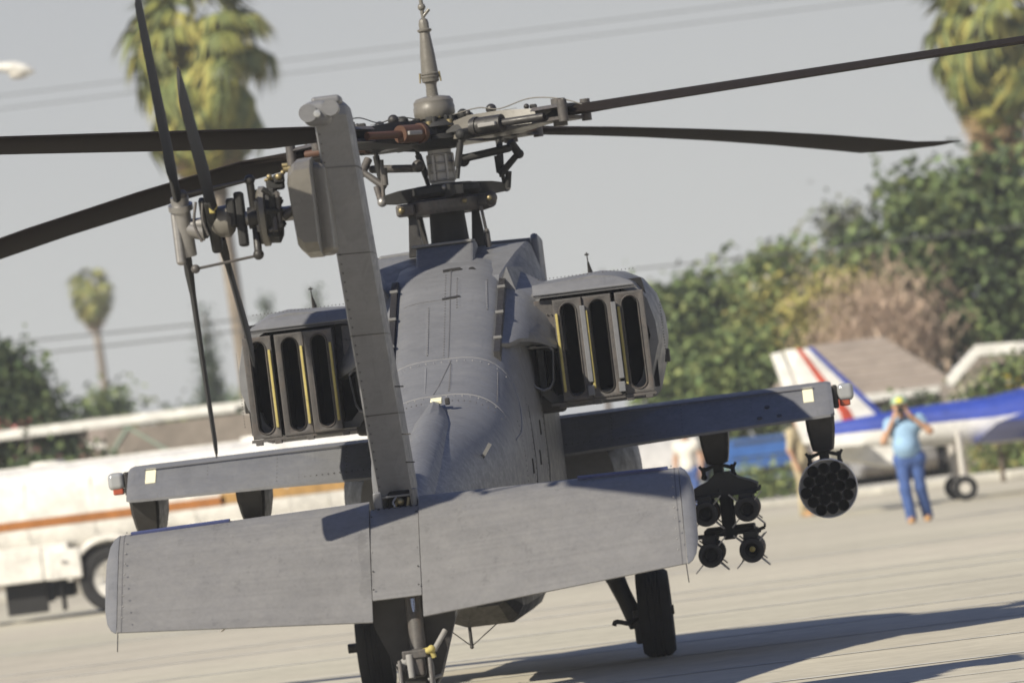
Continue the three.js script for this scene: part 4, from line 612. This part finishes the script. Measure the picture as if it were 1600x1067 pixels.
    mesh('wire_lead', [tube([P(.16, .03, .10), P(.38, .03, .12), P(.55, .05, .09), P(.80, .03, .13), P(1.05, .02, .09), P(1.2, .0, .03)], .0045, 40, 6)], M.rotor_drab, grip);
    const pitch = deg === 298 ? 5 : 9;
    const prof = [[-.27, 0], [-.245, .5], [-.17, .92], [-.05, 1], [.10, .72], [.265, .08], [.265, -.08], [.10, -.6], [-.05, -.8], [-.17, -.78], [-.245, -.5]];
    const bl = loft([[1.08, .30, .07, 0], [1.22, .34, .075, 0], [1.5, 1, .056, 0], [2.4, 1, .055, 0], [3.4, 1, .055, 0], [4.4, 1, .054, 0], [5.4, 1, .053, 0], [6.4, 1, .05, 0], [6.85, 1, .045, 0], [7.12, .85, .03, .14], [7.3, .55, .016, .30]].map(([r, k, h, sw]) => { const th = (pitch - (r - 1) * 1.1) * RAD, cs = Math.cos(th), sn = Math.sin(th); return prof.map(([x, y]) => { const xx = x * k + sw, yy = y * h / 1.8; return P(r, xx * cs + yy * sn, yy * cs - xx * sn); }); }), [true, true], .5);
    mesh('rotor_blade', bl, M.blade, heli);
  }
}

// missiles on the launcher rails, rocket pod on the outer pylon: stores that can be taken down, each a thing of its own
const toWorld = (x, y, z) => { const p = V(x, y, z).applyAxisAngle(V(0, 1, 0), -2.7 * RAD); return [p.x - .355, p.y, p.z - 42.1]; };
{
  const body = lathe([[.0, -.82], [.03, -.82], [.06, -.79], [.08, -.72], [.089, -.64], [.089, .74], [.086, .80], [.082, .81], [.055, .812], [.05, .76], [0, .755]], [0, 0, 0], 'z', 32);
  const finG = (k) => { const a = (45 + 90 * k) * RAD, c = Math.cos(a), s = Math.sin(a); return loft([[.08, .36, .80], [.165, .62, .80]].map(([r, z0, z1]) => [[-.004, z0], [.004, z0], [.004, z1], [-.004, z1]].map(([t, z]) => [r * c - t * s, r * s + t * c, z]))); };
  const cFin = (k) => { const a = (45 + 90 * k) * RAD, c = Math.cos(a), s = Math.sin(a); return loft([[.08, -.5, -.34], [.13, -.44, -.34]].map(([r, z0, z1]) => [[-.004, z0], [.004, z0], [.004, z1], [-.004, z1]].map(([t, z]) => [r * c - t * s, r * s + t * c, z]))); };
  const proto = new THREE.Group();
  mesh('missile_body', body, M.missile, proto);
  for (let k = 0; k < 4; k++) { mesh('tail_fin', finG(k), M.missile_fin, proto); mesh('canard', cFin(k), M.missile_fin, proto); }
  mesh('band', lathe([[.0895, .50], [.091, .50], [.091, .56], [.0895, .56]], [0, 0, 0], 'z', 32), mat('band_brown', [.30, .14, .06], .6), proto);
  mesh('nozzle', lathe([[.0, .765], [.03, .765], [.045, .80], [.05, .813]], [0, 0, 0], 'z', 20), M.black, proto);
  const spots = [[1.545, 1.01, 'upper left missile on the right hand launcher, half hidden behind the tailplane tip'], [1.835, 1.01, 'upper right missile on the launcher, between the inner pylon and the rocket pod'], [1.545, .72, 'lower left missile on the right hand launcher, beside the tailplane tip'], [1.835, .72, 'lower right missile on the launcher with a small yellow dot at its tail'],
    [-1.545, .72, 'inner missile peeking out under the left half of the tailplane'], [-1.835, .72, 'outer missile peeking out under the left half of the tailplane']];
  spots.forEach(([x, y, label], i) => {
    const m = proto.clone(); m.name = numbered('missile'); m.position.set(...toWorld(x, y, -1.1)); m.rotation.y = -2.7 * RAD; scene.add(m);
    tag(m, label, 'missile', 'missiles on the launchers');
    if (i === 3) mesh('tail_dot', ball(.02, .005, .008, .80), M.yellow, m);
  });
  const pod = thing('rocket_pod', 'round nineteen tube rocket pod with black tubes and pale rim on outer right pylon', 'rocket pod', toWorld(2.42, 1.085, -1.15), -2.7 * RAD);
  mesh('pod_shell', [lathe([[.0, -.85], [.12, -.85], [.19, -.78], [.205, -.70], [.205, .72], [.209, .73], [.209, .76], [.203, .765], [.199, .76], [.197, .70]], [0, 0, 0], 'z', 48)], M.pod_white, pod);
  mesh('rear_plate', T(new THREE.CylinderGeometry(.198, .198, .01, 40), 0, 0, .70, Math.PI / 2), M.pod_white, pod);
  const spotsT = [[0, 0]]; for (let k = 0; k < 6; k++) spotsT.push([.080 * Math.cos(k * 60 * RAD + .1), .080 * Math.sin(k * 60 * RAD + .1)]);
  for (let k = 0; k < 12; k++) { const a = k * 30 * RAD + .1, r = k % 2 ? .144 : .159; spotsT.push([r * Math.cos(a), r * Math.sin(a)]); }
  const tg = [clean(T(new THREE.CylinderGeometry(.038, .038, .10, 22, 1, true), 0, 0, .72, Math.PI / 2), .6), clean(T(new THREE.CylinderGeometry(.0365, .0365, .004, 22), 0, 0, .712, Math.PI / 2)), T(new THREE.TorusGeometry(.037, .003, 6, 24), 0, 0, .77)];
  const first = mesh('launch_tube', tg, M.soot, pod); pod.remove(first);
  for (const [x, y] of spotsT) { const t = first.clone(); t.position.set(x, y, 0); pod.add(t); }
}

// ---------------------------------------------------------------- fuel truck on the left, side on, its tail to the left
{
  mat('truck_white', [0.84, 0.82, 0.77], 0.4, { map: soft }); mat('orange', [0.40, 0.155, 0.035], 0.5, { map: soft }); mat('orange_pale', [0.46, 0.27, 0.09], 0.5, { map: soft });
  mat('signal_orange', [0.85, 0.10, 0.01], 0.4);
  const t = thing('fuel_truck', 'white fuel truck with an orange stripe, parked side on beyond the left wing', 'truck', [-4.6, 0, -91]);
  const tank = mesh('tank', loft([[-4.1, .9], [-4.0, .98], [-3.8, 1], [2.4, 1], [2.6, .97], [2.65, .88]].map(([x, k]) => sup(x, 1.18 * k, 1.62 + .66 * k, 1.62 - .68 * k, 1.62, 4.5, 40).map(([px, py, pz]) => [pz, py, px])), [true, true], .5), M.truck_white, t);
  mesh('stripe', [box(4.15, .13, .02, -2.0, 1.45, 1.178, .004)], M.orange, tank);
  mesh('stripe', [box(2.6, .17, .02, 1.3, 1.48, 1.178, .004)], M.orange_pale, tank);
  for (const x of [-3.4, -1.2, 1.0]) mesh('hoop', loft([-.02, .02].map((d) => sup(x + d, 1.19, 2.287, .935, 1.62, 4.5, 40).map(([px, py, pz]) => [pz, py, px])), [true, true], .5), M.truck_white, tank);
  mesh('walkway', box(5.6, .04, .7, -.8, 2.29, 0, .01), M.truck_white, tank);
  for (const x of [-2.6, .6]) mesh('manhole', T(new THREE.CylinderGeometry(.26, .28, .10, 20), x, 2.31, -.3), M.truck_white, tank);
  mesh('chassis', [box(8.6, .18, .9, .2, .84, 0, .02), box(8.4, .10, 2.0, .1, .93, 0, .02)], M.dark_paint, t);
  for (const b of [box(1.72, .52, .12, -3.2, .85, 1.13, .02), box(2.9, .36, .12, .9, .95, 1.13, .02)]) mesh('skirt', b, M.truck_white, t);
  const cab = mesh('locker', [box(.50, .44, .10, -2.42, .80, 1.19, .02)], M.truck_white, t);
  mesh('handle', box(.10, .03, .03, -2.42, .84, 1.255, .008), M.steel, cab);
  for (const x of [-3.75, -2.75]) mesh('panel_seam', box(.012, .5, .01, x, .85, 1.193, .002), M.groove, t);
  for (const x of [-2.9, -1.9, -.4, 1.6]) mesh('tank_seam', box(.012, .9, .01, x, 1.62, 1.176, .002), M.joint, t);
  mesh('ladder', [...[-3.92, -3.6].map((x) => rod([x, .95, 1.24], [x, 2.25, 1.14], .018)), ...[0, 1, 2, 3, 4].map((k) => rod([-3.92, 1.1 + k * .26, 1.23 - k * .02], [-3.6, 1.1 + k * .26, 1.23 - k * .02], .014))], M.truck_white, t);
  mesh('hose_reel', T(new THREE.TorusGeometry(.14, .04, 8, 20), -3.7, .85, 1.2), M.pole_grey, t);
  for (const b of [box(.5, .34, 1.4, -3.0, .42, .1, .02), box(.3, .26, .5, -2.5, .44, .6, .02)]) mesh('underbox', b, M.rubber, t);
  for (const b of [box(.62, .48, .03, -3.05, .36, .95, .01), box(.03, .5, .6, -2.52, .36, .75, .01)]) mesh('mud_flap', b, M.rubber, t);
  mesh('tail_light', [box(.22, .20, .08, -4.02, .60, 1.16, .02)], M.signal_orange, t);
  mesh('bumper', [box(.12, .22, 2.2, -4.1, .55, 0, .03)], M.truck_white, t);
  for (const [x, e] of [[-1.74, 1], [-1.74, -1], [3.1, 1], [3.1, -1]]) {
    if (e > 0) { const arch = []; for (let k = 0; k <= 14; k++) { const a = Math.PI * (.02 + .96 * k / 14); arch.push([.66 * Math.cos(a), .66 * Math.sin(a)]); } for (let k = 14; k >= 0; k--) { const a = Math.PI * (.02 + .96 * k / 14); arch.push([.58 * Math.cos(a), .58 * Math.sin(a)]); } mesh('fender', extr(arch, .45, .01).translate(x, .50, 1.22), M.truck_white, t); }
    const w = mesh('wheel', [lathe([[0, -.13], [.12, -.12], [.26, -.06], [.30, -.02], [.30, .10], [.26, .11], [.12, .03], [.1, -.06], [0, -.06]].map(([r, z]) => [r, z * e]), [x, .5, e * 1.0], 'z', 32), ...[0, 1, 2, 3, 4, 5, 6, 7].map((k) => rod([x + .19 * Math.cos(k * .785), .5 + .19 * Math.sin(k * .785), e * 1.06], [x + .19 * Math.cos(k * .785), .5 + .19 * Math.sin(k * .785), e * 1.10], .02, .02, 6))], M.truck_white, t);
    mesh('tyre', lathe([[.29, -.13], [.36, -.16], [.45, -.15], [.495, -.10], [.5, -.06], [.49, -.05], [.49, -.02], [.5, -.01], [.5, .05], [.49, .06], [.49, .09], [.495, .10], [.45, .15], [.36, .16], [.29, .13]], [x, .5, e * 1.0], 'z', 44), M.rubber, w);
  }
  mesh('cab', [loft([[2.8, .8, 2.55], [2.9, .75, 2.62], [3.7, .75, 2.60], [4.1, .75, 1.75], [4.75, .75, 1.6], [4.85, .8, 1.2]].map(([x, lo, hi]) => sup(x, 1.1, hi, lo, (lo + hi) / 2, 6, 32).map(([px, py, pz]) => [pz, py, px])), [true, true], .5)], M.truck_white, t);
  const dr = mesh('cab_door', box(.8, 1.5, .03, 3.35, 1.65, 1.09, .02), M.truck_white, t); mesh('window', box(.6, .55, .03, 3.38, 2.15, 1.10, .02), M.glass, dr);
}

// ---------------------------------------------------------------- parked cars
function car(label, x, z, turn, body, kind, group) {
  const o = thing('parked_car', label, 'car', [x, 0, z], turn, group);
  const roof = kind === 'van' ? 1.75 : 1.36, prof = kind === 'van' ? [[-2.1, .55], [-2.05, 1.0], [2.05, 1.0], [2.1, .55], [2.0, .28], [-2.0, .28]] : [[-2.15, .50], [-2.1, .80], [-1.2, .90], [1.15, .92], [2.1, .86], [2.15, .55], [2.05, .28], [-2.05, .28]];
  const arch = (cx) => { const a = []; for (let k = 0; k <= 10; k++) { const q = Math.PI * k / 10; a.push([cx + .36 * Math.cos(q), .30 + .36 * Math.sin(q)]); } return a; };
  const lower = mesh('body', [T(extr(prof, 1.70, .05), 0, 0, .85)], body, o);
  const c = kind === 'van' ? [[-1.9, 1.7], [-1.75, 1.62], [1.9, 1.85], [2.0, 1.7]] : null;
  const gh = kind === 'van' ? [[1.0, -1.95, 2.02, .80], [1.3, -1.75, 1.98, .78], [1.7, -1.25, 1.9, .70], [1.75, -1.1, 1.8, .6]] : [[.90, -1.05, 1.45, .78], [1.1, -.75, 1.2, .73], [1.33, -.35, .78, .63], [1.37, -.2, .6, .5]];
  mesh('cabin', loft(gh.map(([y, a, b, w]) => [[a, y, w], [b, y, w], [b, y, -w], [a, y, -w]]), [true, true], .4), body, o);
  const [p, q] = [gh[0], gh[2]], m = (t, i) => p[i] + (q[i] - p[i]) * t;
  const pane = (name, e) => { const w0 = m(.12, 3), w1 = m(.88, 3), y0 = m(.12, 0), y1 = m(.88, 0); return e; };
  for (const e of [-1, 1]) { // glass on both ends and sides, slightly proud of the cabin
    const k = e < 0 ? 1 : 2, A = (t, s) => [m(t, k) + e * .012, m(t, 0), s * (m(t, 3) - .09)];
    const B = (t, s) => [m(t, k), m(t, 0), s * (m(t, 3) - .09)];
    mesh(e < 0 ? 'windscreen' : 'rear_window', loft([[A(.1, -1), A(.1, 1), A(.92, 1), A(.92, -1)], [B(.1, -1), B(.1, 1), B(.92, 1), B(.92, -1)]]), M.glass, o);
    const S = (t, u, d) => [m(t, 1) + (m(t, 2) - m(t, 1)) * u, m(t, 0), e * (m(t, 3) + d)];
    for (const [u0, u1] of [[.1, .48], [.52, .88]]) mesh('side_window', loft([[S(.12, u0, .01), S(.12, u1, .01), S(.9, u1, .01), S(.9, u0, .01)], [S(.12, u0, -.02), S(.12, u1, -.02), S(.9, u1, -.02), S(.9, u0, -.02)]]), M.glass, o);
    mesh('bumper', box(.16, .16, 1.66, e * 2.14, .44, 0, .04), M.steel, o);
    for (const s of [-1, 1]) mesh(e < 0 ? 'headlight' : 'tail_light', box(.05, .14, .30, e * 2.125, .68, s * .62, .02), e < 0 ? M.lens_clear : M.lens_red, o);
    for (const x of [-1.3, 1.3]) { const w = mesh('wheel', lathe([[0, -.08], [.17, -.07], [.2, -.04], [.2, .06], [.15, .05], [0, .04]].map(([r, y]) => [r, y * e]), [x, .31, e * .76], 'z', 24), M.steel, o); mesh('tyre', lathe([[.19, -.09], [.27, -.1], [.31, -.07], [.31, .07], [.27, .1], [.19, .09]], [x, .31, e * .76], 'z', 28), M.rubber, w); }
  }
  mesh('grille', box(.04, .16, .8, -2.13, .66, 0, .01), M.rubber, o); mesh('number_plate', box(.02, .10, .34, -2.235, .46, 0, .004), M.white_paint, o);
  for (const e of [-1, 1]) mesh('mirror', box(.10, .09, .16, -.75, .98, e * .90, .03), body, o);
  return o;
}
const paintOf = (n, c) => { const m = new THREE.MeshPhysicalMaterial({ color: lin(...c), roughness: .45, clearcoat: .7, clearcoatRoughness: .12, map: soft }); m.name = n; return m; };
car('bright blue car parked end on, seen between the inner pylon and the khaki figure', 4.72, -124, Math.PI / 2 + .12, paintOf('blue_car_paint', [.05, .14, .38]), 'sedan', 'cars parked along the far kerb');
car('pale white van parked left of the blue car, mostly behind the tailplane tip', 2.95, -126, Math.PI / 2 - .1, paintOf('white_car_paint', [.55, .54, .52]), 'van', 'cars parked along the far kerb');
car('silver car with blue reflecting windscreen left of the photographer', 7.0, -125, Math.PI / 2 + .25, paintOf('silver_car_paint', [.42, .42, .43]), 'sedan', 'cars parked along the far kerb');
car('light grey car under the tail of the aeroplane, right of the photographer', 9.1, -127, Math.PI / 2 - .35, paintOf('grey_car_paint', [.48, .48, .50]), 'sedan', 'cars parked along the far kerb');

// ---------------------------------------------------------------- light aeroplane on the right, tail to the left
{
  mat('plane_white', [0.82, 0.81, 0.77], 0.35, { map: soft }); mat('plane_blue', [0.035, 0.07, 0.38], 0.4, { map: soft }); mat('plane_red', [0.55, 0.08, 0.04], 0.4, { map: soft });
  const p = thing('light_aeroplane', 'white and blue light aeroplane with red and blue striped tail fin', 'aeroplane', [5.3, 0, -97]);
  const S = [[-.75, .05, 1.42, 1.18], [-.4, .14, 1.50, 1.02], [.4, .22, 1.54, .96], [1.2, .34, 1.58, .92], [2.2, .48, 1.60, .84], [3.0, .55, 1.70, .78], [3.8, .56, 1.95, .76], [4.6, .55, 1.90, .76], [5.2, .5, 1.60, .80], [6.2, .42, 1.5, .88], [6.45, .2, 1.3, 1.0]];
  const arc = (a0, a1, f) => loft(S.map(([x, w, t, b]) => { const c = b + (t - b) * .55, r = []; for (let k = 0; k <= 14; k++) { const a = (a0 + (a1 - a0) * k / 14) * RAD; r.push([x, c + (Math.sin(a) > 0 ? t - c : c - b) * Math.sign(Math.sin(a)) * Math.abs(Math.sin(a)) ** .85, w * Math.cos(a)]); } return r; }), [false, false], .6, false);
  mesh('upper_fuselage', arc(0, 180), M.plane_blue, p); mesh('lower_fuselage', arc(180, 360), M.plane_white, p);
  const fin = mesh('tail_fin', T(extr([[-.98, 2.74], [-.52, 2.72], [.62, 1.36], [.3, 1.1], [-.6, 1.15]], .09, .03), 0, 0, .045), M.plane_white, p);
  mesh('fin_stripe', T(extr([[-.78, 2.74], [-.70, 2.735], [-.02, 1.62], [.1, 1.22], [-.14, 1.25], [-.2, 1.62]], .098, .002), 0, 0, .049), M.plane_red, fin);
  mesh('fin_edge', T(extr([[-.60, 2.735], [-.51, 2.73], [.64, 1.36], [.52, 1.34]], .102, .002), 0, 0, .051), M.plane_blue, fin);
  mesh('rudder', T(extr([[-1.2, 2.70], [-1.0, 2.72], [-.62, 1.15], [-.85, 1.2]], .06, .02), 0, 0, .03), M.plane_white, p);
  mesh('tailplane', [loft([[1.5, .8], [1.45, .92], [.0, 1], [-1.45, .92], [-1.5, .8]].map(([z, k]) => [[-.75, 1.1], [-.5, 1.15], [.0, 1.16], [.12 * k, 1.12], [.0, 1.08], [-.5, 1.09]].map(([x, y]) => [x, y, z])), [true, true], .4)], M.plane_white, p);
  mesh('tail_cone', box(1.1, .45, .25, .1, .98, 0, .08, 0, 0, -.25), M.plane_white, p);
  mesh('wing', [loft([[4.6, .75, .33], [4.5, .9, .30], [.5, 1, 0], [-.5, 1, 0], [-4.5, .9, .30], [-4.6, .75, .33]].map(([z, k, d]) => [[1.85, .96], [2.2, 1.03], [2.9, 1.10], [3.3, 1.06], [3.35, 1.0], [3.2, .95], [2.2, .94]].map(([x, y]) => [2.6 + (x - 2.6) * k, y - .08 + d, z])), [true, true], .4)], M.plane_blue, p);
  for (const b of [rod([1.58, 1.1, .9], [1.58, .2, .95], .05), rod([5.6, .9, 0], [5.6, .2, 0], .05), rod([1.58, 1.1, -.9], [1.58, .2, -.95], .05)]) mesh('gear_leg', b, M.pole_grey, p);
  for (const [x, z] of [[1.58, .97], [5.6, .0], [1.58, -.97]]) { const w = mesh('wheel', lathe([[0, -.05], [.1, -.05], [.1, .05], [0, .05]], [x, .2, z], 'z', 18), M.pole_grey, p); mesh('tyre', lathe([[.09, -.05], [.16, -.07], [.2, -.04], [.2, .04], [.16, .07], [.09, .05]], [x, .2, z], 'z', 26), M.rubber, w); }
  mesh('cockpit_window', [box(1.5, .35, .03, 3.9, 1.85, .53, .02, .25)], M.glass, p);
  mesh('propeller', [box(.04, 1.7, .14, 6.5, 1.2, 0, .015), rod([6.4, 1.2, 0], [6.65, 1.2, 0], .12, .02)], M.dark_paint, p);
}

// ---------------------------------------------------------------- people: one continuous skin each, clothes over it
function field(bones, k, cell, pad = .05, cut) {      // bones: [[x,y,z],[x,y,z], r1, r2]
  const lo = V(9, 9, 9), hi = V(-9, -9, -9);
  bones.forEach(([a, b, r1, r2]) => { [[a, r1], [b, r2]].forEach(([p, r]) => { lo.min(V(p[0] - r, p[1] - r, p[2] - r)); hi.max(V(p[0] + r, p[1] + r, p[2] + r)); }); });
  lo.subScalar(pad); hi.addScalar(pad);
  const L = Math.max(hi.x - lo.x, hi.y - lo.y, hi.z - lo.z), N = Math.min(150, Math.ceil(L / cell)), c = lo.clone().add(hi).multiplyScalar(.5), mc = new MarchingCubes(N, new THREE.MeshBasicMaterial(), false, false, 160000);
  mc.isolation = 0; const h = N / 2; mc.field.fill(-1);
  const pre = bones.map(([a, b, r1, r2]) => { const d = [b[0] - a[0], b[1] - a[1], b[2] - a[2]]; return [a, d, d[0] ** 2 + d[1] ** 2 + d[2] ** 2 || 1e-9, r1, r2]; });
  for (let z = 0; z < N; z++) { const pz = c.z + (z - h) / h * L / 2; if (pz < lo.z || pz > hi.z) continue;
    for (let y = 0; y < N; y++) { const py = c.y + (y - h) / h * L / 2; if (py < lo.y || py > hi.y) continue;
      for (let x = 0; x < N; x++) { const px = c.x + (x - h) / h * L / 2; if (px < lo.x || px > hi.x) continue;
        let s = 9;
        for (const [a, d, q, r1, r2] of pre) {
          const ex = px - a[0], ey = py - a[1], ez = pz - a[2]; let t = (ex * d[0] + ey * d[1] + ez * d[2]) / q; t = t < 0 ? 0 : t > 1 ? 1 : t;
          const gx = ex - d[0] * t, gy = ey - d[1] * t, gz = ez - d[2] * t, v = Math.sqrt(gx * gx + gy * gy + gz * gz) - (r1 + (r2 - r1) * t);
          const m = Math.max(k - Math.abs(s - v), 0) / k; s = Math.min(s, v) - m * m * k * .25;
        }
        if (cut) s = Math.max(s, cut(px, py, pz));
        mc.field[x + y * N + z * N * N] = -s;
      } } }
  mc.update();
  const g = new THREE.BufferGeometry(), n = mc.count;
  g.setAttribute('position', new THREE.Float32BufferAttribute(mc.positionArray.slice(0, n * 3), 3)); g.setAttribute('normal', new THREE.Float32BufferAttribute(mc.normalArray.slice(0, n * 3), 3));
  g.scale(L / 2, L / 2, L / 2); g.translate(c.x, c.y, c.z); return boxUV(g);
}
function hand(wrist, dir, palm) {       // wrist point, direction of the fingers, direction the palm faces; fingers curl towards the palm
  const D = V(...dir).normalize(), P = V(...palm).normalize(), S = D.clone().cross(P).normalize(), at = (d, s, p) => { const v = V(...wrist).addScaledVector(D, d).addScaledVector(S, s).addScaledVector(P, p); return [v.x, v.y, v.z]; };
  const b = [[at(-.02, 0, 0), at(.03, 0, 0), .028, .032], [at(.02, -.022, 0), at(.085, -.03, 0), .018, .014], [at(.02, .022, 0), at(.085, .028, 0), .018, .014], [at(.03, 0, 0), at(.09, 0, 0), .018, .015]];
  [[-.031, .9], [-.010, 1.05], [.011, 1], [.031, .8]].forEach(([s, k]) => b.push([at(.088, s, 0), at(.088 + .030 * k, s * 1.08, .010), .0098, .0092], [at(.088 + .030 * k, s * 1.08, .010), at(.088 + .045 * k, s * 1.08, .034 * k), .0092, .0086], [at(.088 + .045 * k, s * 1.08, .034 * k), at(.088 + .036 * k, s * 1.05, .055 * k), .0086, .0075]));
  b.push([at(.025, -.03, .005), at(.055, -.052, .022), .013, .0115], [at(.055, -.052, .022), at(.085, -.054, .040), .0115, .009]);
  return field(b, .008, .004, .015);
}
const skin = mat('skin', [.46, .27, .17], .6), hair = mat('hair', [.06, .04, .03], .8);
function person(label, x, z, turn, J, C) {
  const o = thing('person', label, 'person', [x, 0, z], turn);
  const k = J.girth ?? 1, lerp = (a, b, t) => a.map((v, i) => v + (b[i] - v) * t);
  const head = J.head, up = (d, e = 0, f = 0) => [head[0] + f, head[1] + d, head[2] + e];
  const pelvis = [[J.hipL, J.hipR, .105 * k, .105 * k], [J.pelvis, J.waist, .13 * k, .135 * k]], torso = [[J.waist, J.chest, .13 * k, .145 * k], [lerp(J.chest, J.shL, .55), lerp(J.chest, J.shR, .55), .11 * k, .11 * k], [J.shL, J.shR, .065, .065]];
  if (J.belly) torso.push([J.belly, lerp(J.belly, J.chest, .5), .15 * k, .13 * k]);
  const legs = ['L', 'R'].flatMap((e) => [[J['hip' + e], J['kn' + e], .092, .060], [J['kn' + e], J['an' + e], .058, .038]]);
  const feet = ['L', 'R'].map((e) => [J['an' + e].map((v, i) => i === 1 ? .05 : v), [J['an' + e][0] + J.toe[0], .03, J['an' + e][2] + J.toe[1]], .042, .034]);
  const upper = ['L', 'R'].map((e) => [J['sh' + e], J['el' + e], .054, .043]), fore = ['L', 'R'].map((e) => [J['el' + e], J['wr' + e], .043, .028]);
  const neck = [[lerp(J.chest, head, .45), up(-.06, -.01), .055, .052]], skull = [[up(.03, -.015), up(.03, -.02), .098, .098], [up(-.02, .02), up(-.075, .045), .072, .045], [up(.0, .092), up(-.022, .108), .012, .016], [up(.02, 0, .085), up(-.02, .005, .088), .016, .012], [up(.02, 0, -.085), up(-.02, .005, -.088), .016, .012], [up(.03, .078, .03), up(.03, .078, -.03), .02, .02]];
  const hd = (e, s) => { const w = V(...J['wr' + e]), d = w.clone().sub(V(...J['el' + e])).normalize(); return hand(J['wr' + e], J['hd' + e] ?? [d.x, d.y, d.z], J['pm' + e] ?? [s, 0, .3]); };
  const body = mesh('body', [field([...pelvis, ...torso, ...legs, ...feet, ...upper, ...fore, ...neck], .05, .014), field([...neck, ...skull], .03, .007, .04), hd('L', 1), hd('R', -1)], skin, o);
  for (const e of [-1, 1]) mesh('eye', ball(.012, ...up(.03, .090, e * .032), 8, 6), M.black, body);
  mesh('mouth', box(.045, .010, .012, ...up(-.05, .082), .004), M.lens_red, body);
  const fat = (l, d) => l.map(([a, b, r1, r2]) => [a, b, r1 + d, r2 + d]);
  const hem = J.pelvis[1] - .02;
  mesh('shirt', field(fat([...torso, ...pelvis.slice(1), ...upper.map(([a, b, r1, r2]) => [a, lerp(a, b, C.sleeve ?? .55), r1, r2])], .016), .05, .014, .05, (px, py) => Math.max(hem - py, py - (J.chest[1] + .235))), C.shirt, o);
  mesh('trousers', field(fat([...pelvis, ...legs.map(([a, b, r1, r2], i) => i % 2 ? [a, lerp(a, b, C.leg ?? 1), r1 + .012, r2 + .022] : [a, b, r1, r2])], .013), .04, .014, .05, (px, py) => py - (J.waist[1] - .02)), C.trousers, o);
  mesh('shoe', field(fat(feet, .012), .02, .010, .03, (px, py) => -py), C.shoe, o);
  if (C.cap) { mesh('cap', [T(new THREE.SphereGeometry(.118, 20, 10, 0, 6.284, 0, 1.55).scale(1, .95, 1.08), head[0], head[1] + .045, head[2] - .012), loft([[-.085, 0], [-.05, .06], [0, .078], [.05, .06], [.085, 0]].map(([px, pz]) => [[head[0] + px, head[1] + .062, head[2] + .06], [head[0] + px, head[1] + .068, head[2] + .06], [head[0] + px, head[1] + .052, head[2] + .115 + pz], [head[0] + px, head[1] + .046, head[2] + .115 + pz]]))], C.cap, o); if (C.badge) mesh('cap_badge', T(new THREE.SphereGeometry(.05, 14, 10).scale(1, .8, .35), head[0] + .005, head[1] + .085, head[2] + .10, -.35), C.badge, o); }
  else mesh('hair', field([[up(.055, -.03), up(.06, -.03), .105, .105], [up(.0, -.06), up(-.04, -.06), .07, .06]], .03, .010, .04, (px, py, pz) => Math.min(pz - head[2] - .03, .06 - (py - head[1]))), hair, o);
  return o;
}
mat('denim', [.065, .125, .34], .9, { map: soft }); mat('light_blue', [.30, .47, .66], .9, { map: soft }); mat('cap_green', [.42, .60, .40], .8, { map: soft }); mat('cap_yellow', [.75, .62, .05], .7); mat('tan_shoe', [.45, .26, .12], .8); mat('khaki', [.50, .42, .27], .9, { map: soft }); mat('pink_cloth', [.62, .48, .42], .9, { map: soft }); mat('white_cloth', [.72, .70, .64], .9, { map: soft });
person('man in light blue shirt, jeans and green cap, both hands raised to his face', 5.22, -82.8, -.12, { girth: 1.12, head: [-.04, 1.605, .06], chest: [-.02, 1.26, 0], waist: [.0, 1.0, 0], pelvis: [.0, .92, 0], belly: [-.03, 1.06, .05], hipL: [-.10, .88, 0], hipR: [.10, .88, 0], knL: [-.10, .47, .10], knR: [.10, .47, -.02], anL: [-.06, .07, .10], anR: [.15, .08, -.14], toe: [0, .15], shL: [-.21, 1.39, 0], shR: [.20, 1.40, 0], elL: [-.31, 1.16, .12], elR: [.33, 1.23, .10], wrL: [-.13, 1.46, .20], wrR: [.09, 1.47, .20], hdL: [.3, .9, -.05], hdR: [-.4, .85, -.05], pmL: [.9, -.2, -.3], pmR: [-.9, -.2, -.3] }, { shirt: M.light_blue, trousers: M.denim, shoe: M.tan_shoe, cap: M.cap_green, badge: M.cap_yellow, sleeve: .42 });
{ const cam = thing('hand_camera', 'small dark camera held up to the face of the man in jeans', 'camera', [5.17, 1.555, -82.60], -.12);
  mesh('camera_body', [box(.12, .075, .05, 0, 0, 0, .012), box(.045, .025, .04, 0, .045, 0, .008)], M.rubber, cam); mesh('lens', lathe([[0, 0], [.03, 0], [.034, .06], [.028, .07], [.02, .06], [0, .058]], [0, -.005, .025], 'z', 20), M.hub_black, cam); }
const stand = (dx) => ({ head: [0, 1.60, .03], chest: [0, 1.27, 0], waist: [0, 1.02, 0], pelvis: [0, .93, 0], hipL: [-.09, .89, 0], hipR: [.09, .89, 0], knL: [-.10, .48, .03], knR: [.10, .48, .0], anL: [-.11, .08, .0], anR: [.11 + dx, .08, -.03], toe: [.0, .15], shL: [-.19, 1.40, 0], shR: [.19, 1.40, 0], elL: [-.26, 1.12, -.02], elR: [.26, 1.12, -.02], wrL: [-.25, .88, .06], wrR: [.25, .88, .06] });
person('figure in khaki standing between the blue car and the rocket pod', 4.52, -100, .9, stand(.06), { shirt: M.khaki, trousers: M.khaki, shoe: M.tan_shoe, sleeve: .9 });
person('person in pale pink top and light trousers just left of the rocket pod', 4.98, -101.5, -.5, stand(.02), { shirt: M.pink_cloth, trousers: M.white_cloth, shoe: M.tan_shoe, sleeve: .5 });
person('person in white shirt beside the pale van, seen over the tailplane tip', 2.98, -112, -.4, stand(0), { shirt: M.white_cloth, trousers: M.denim, shoe: M.tan_shoe, sleeve: .35 });

renderer.setSize(1024, 682);
renderer.render(scene, camera);
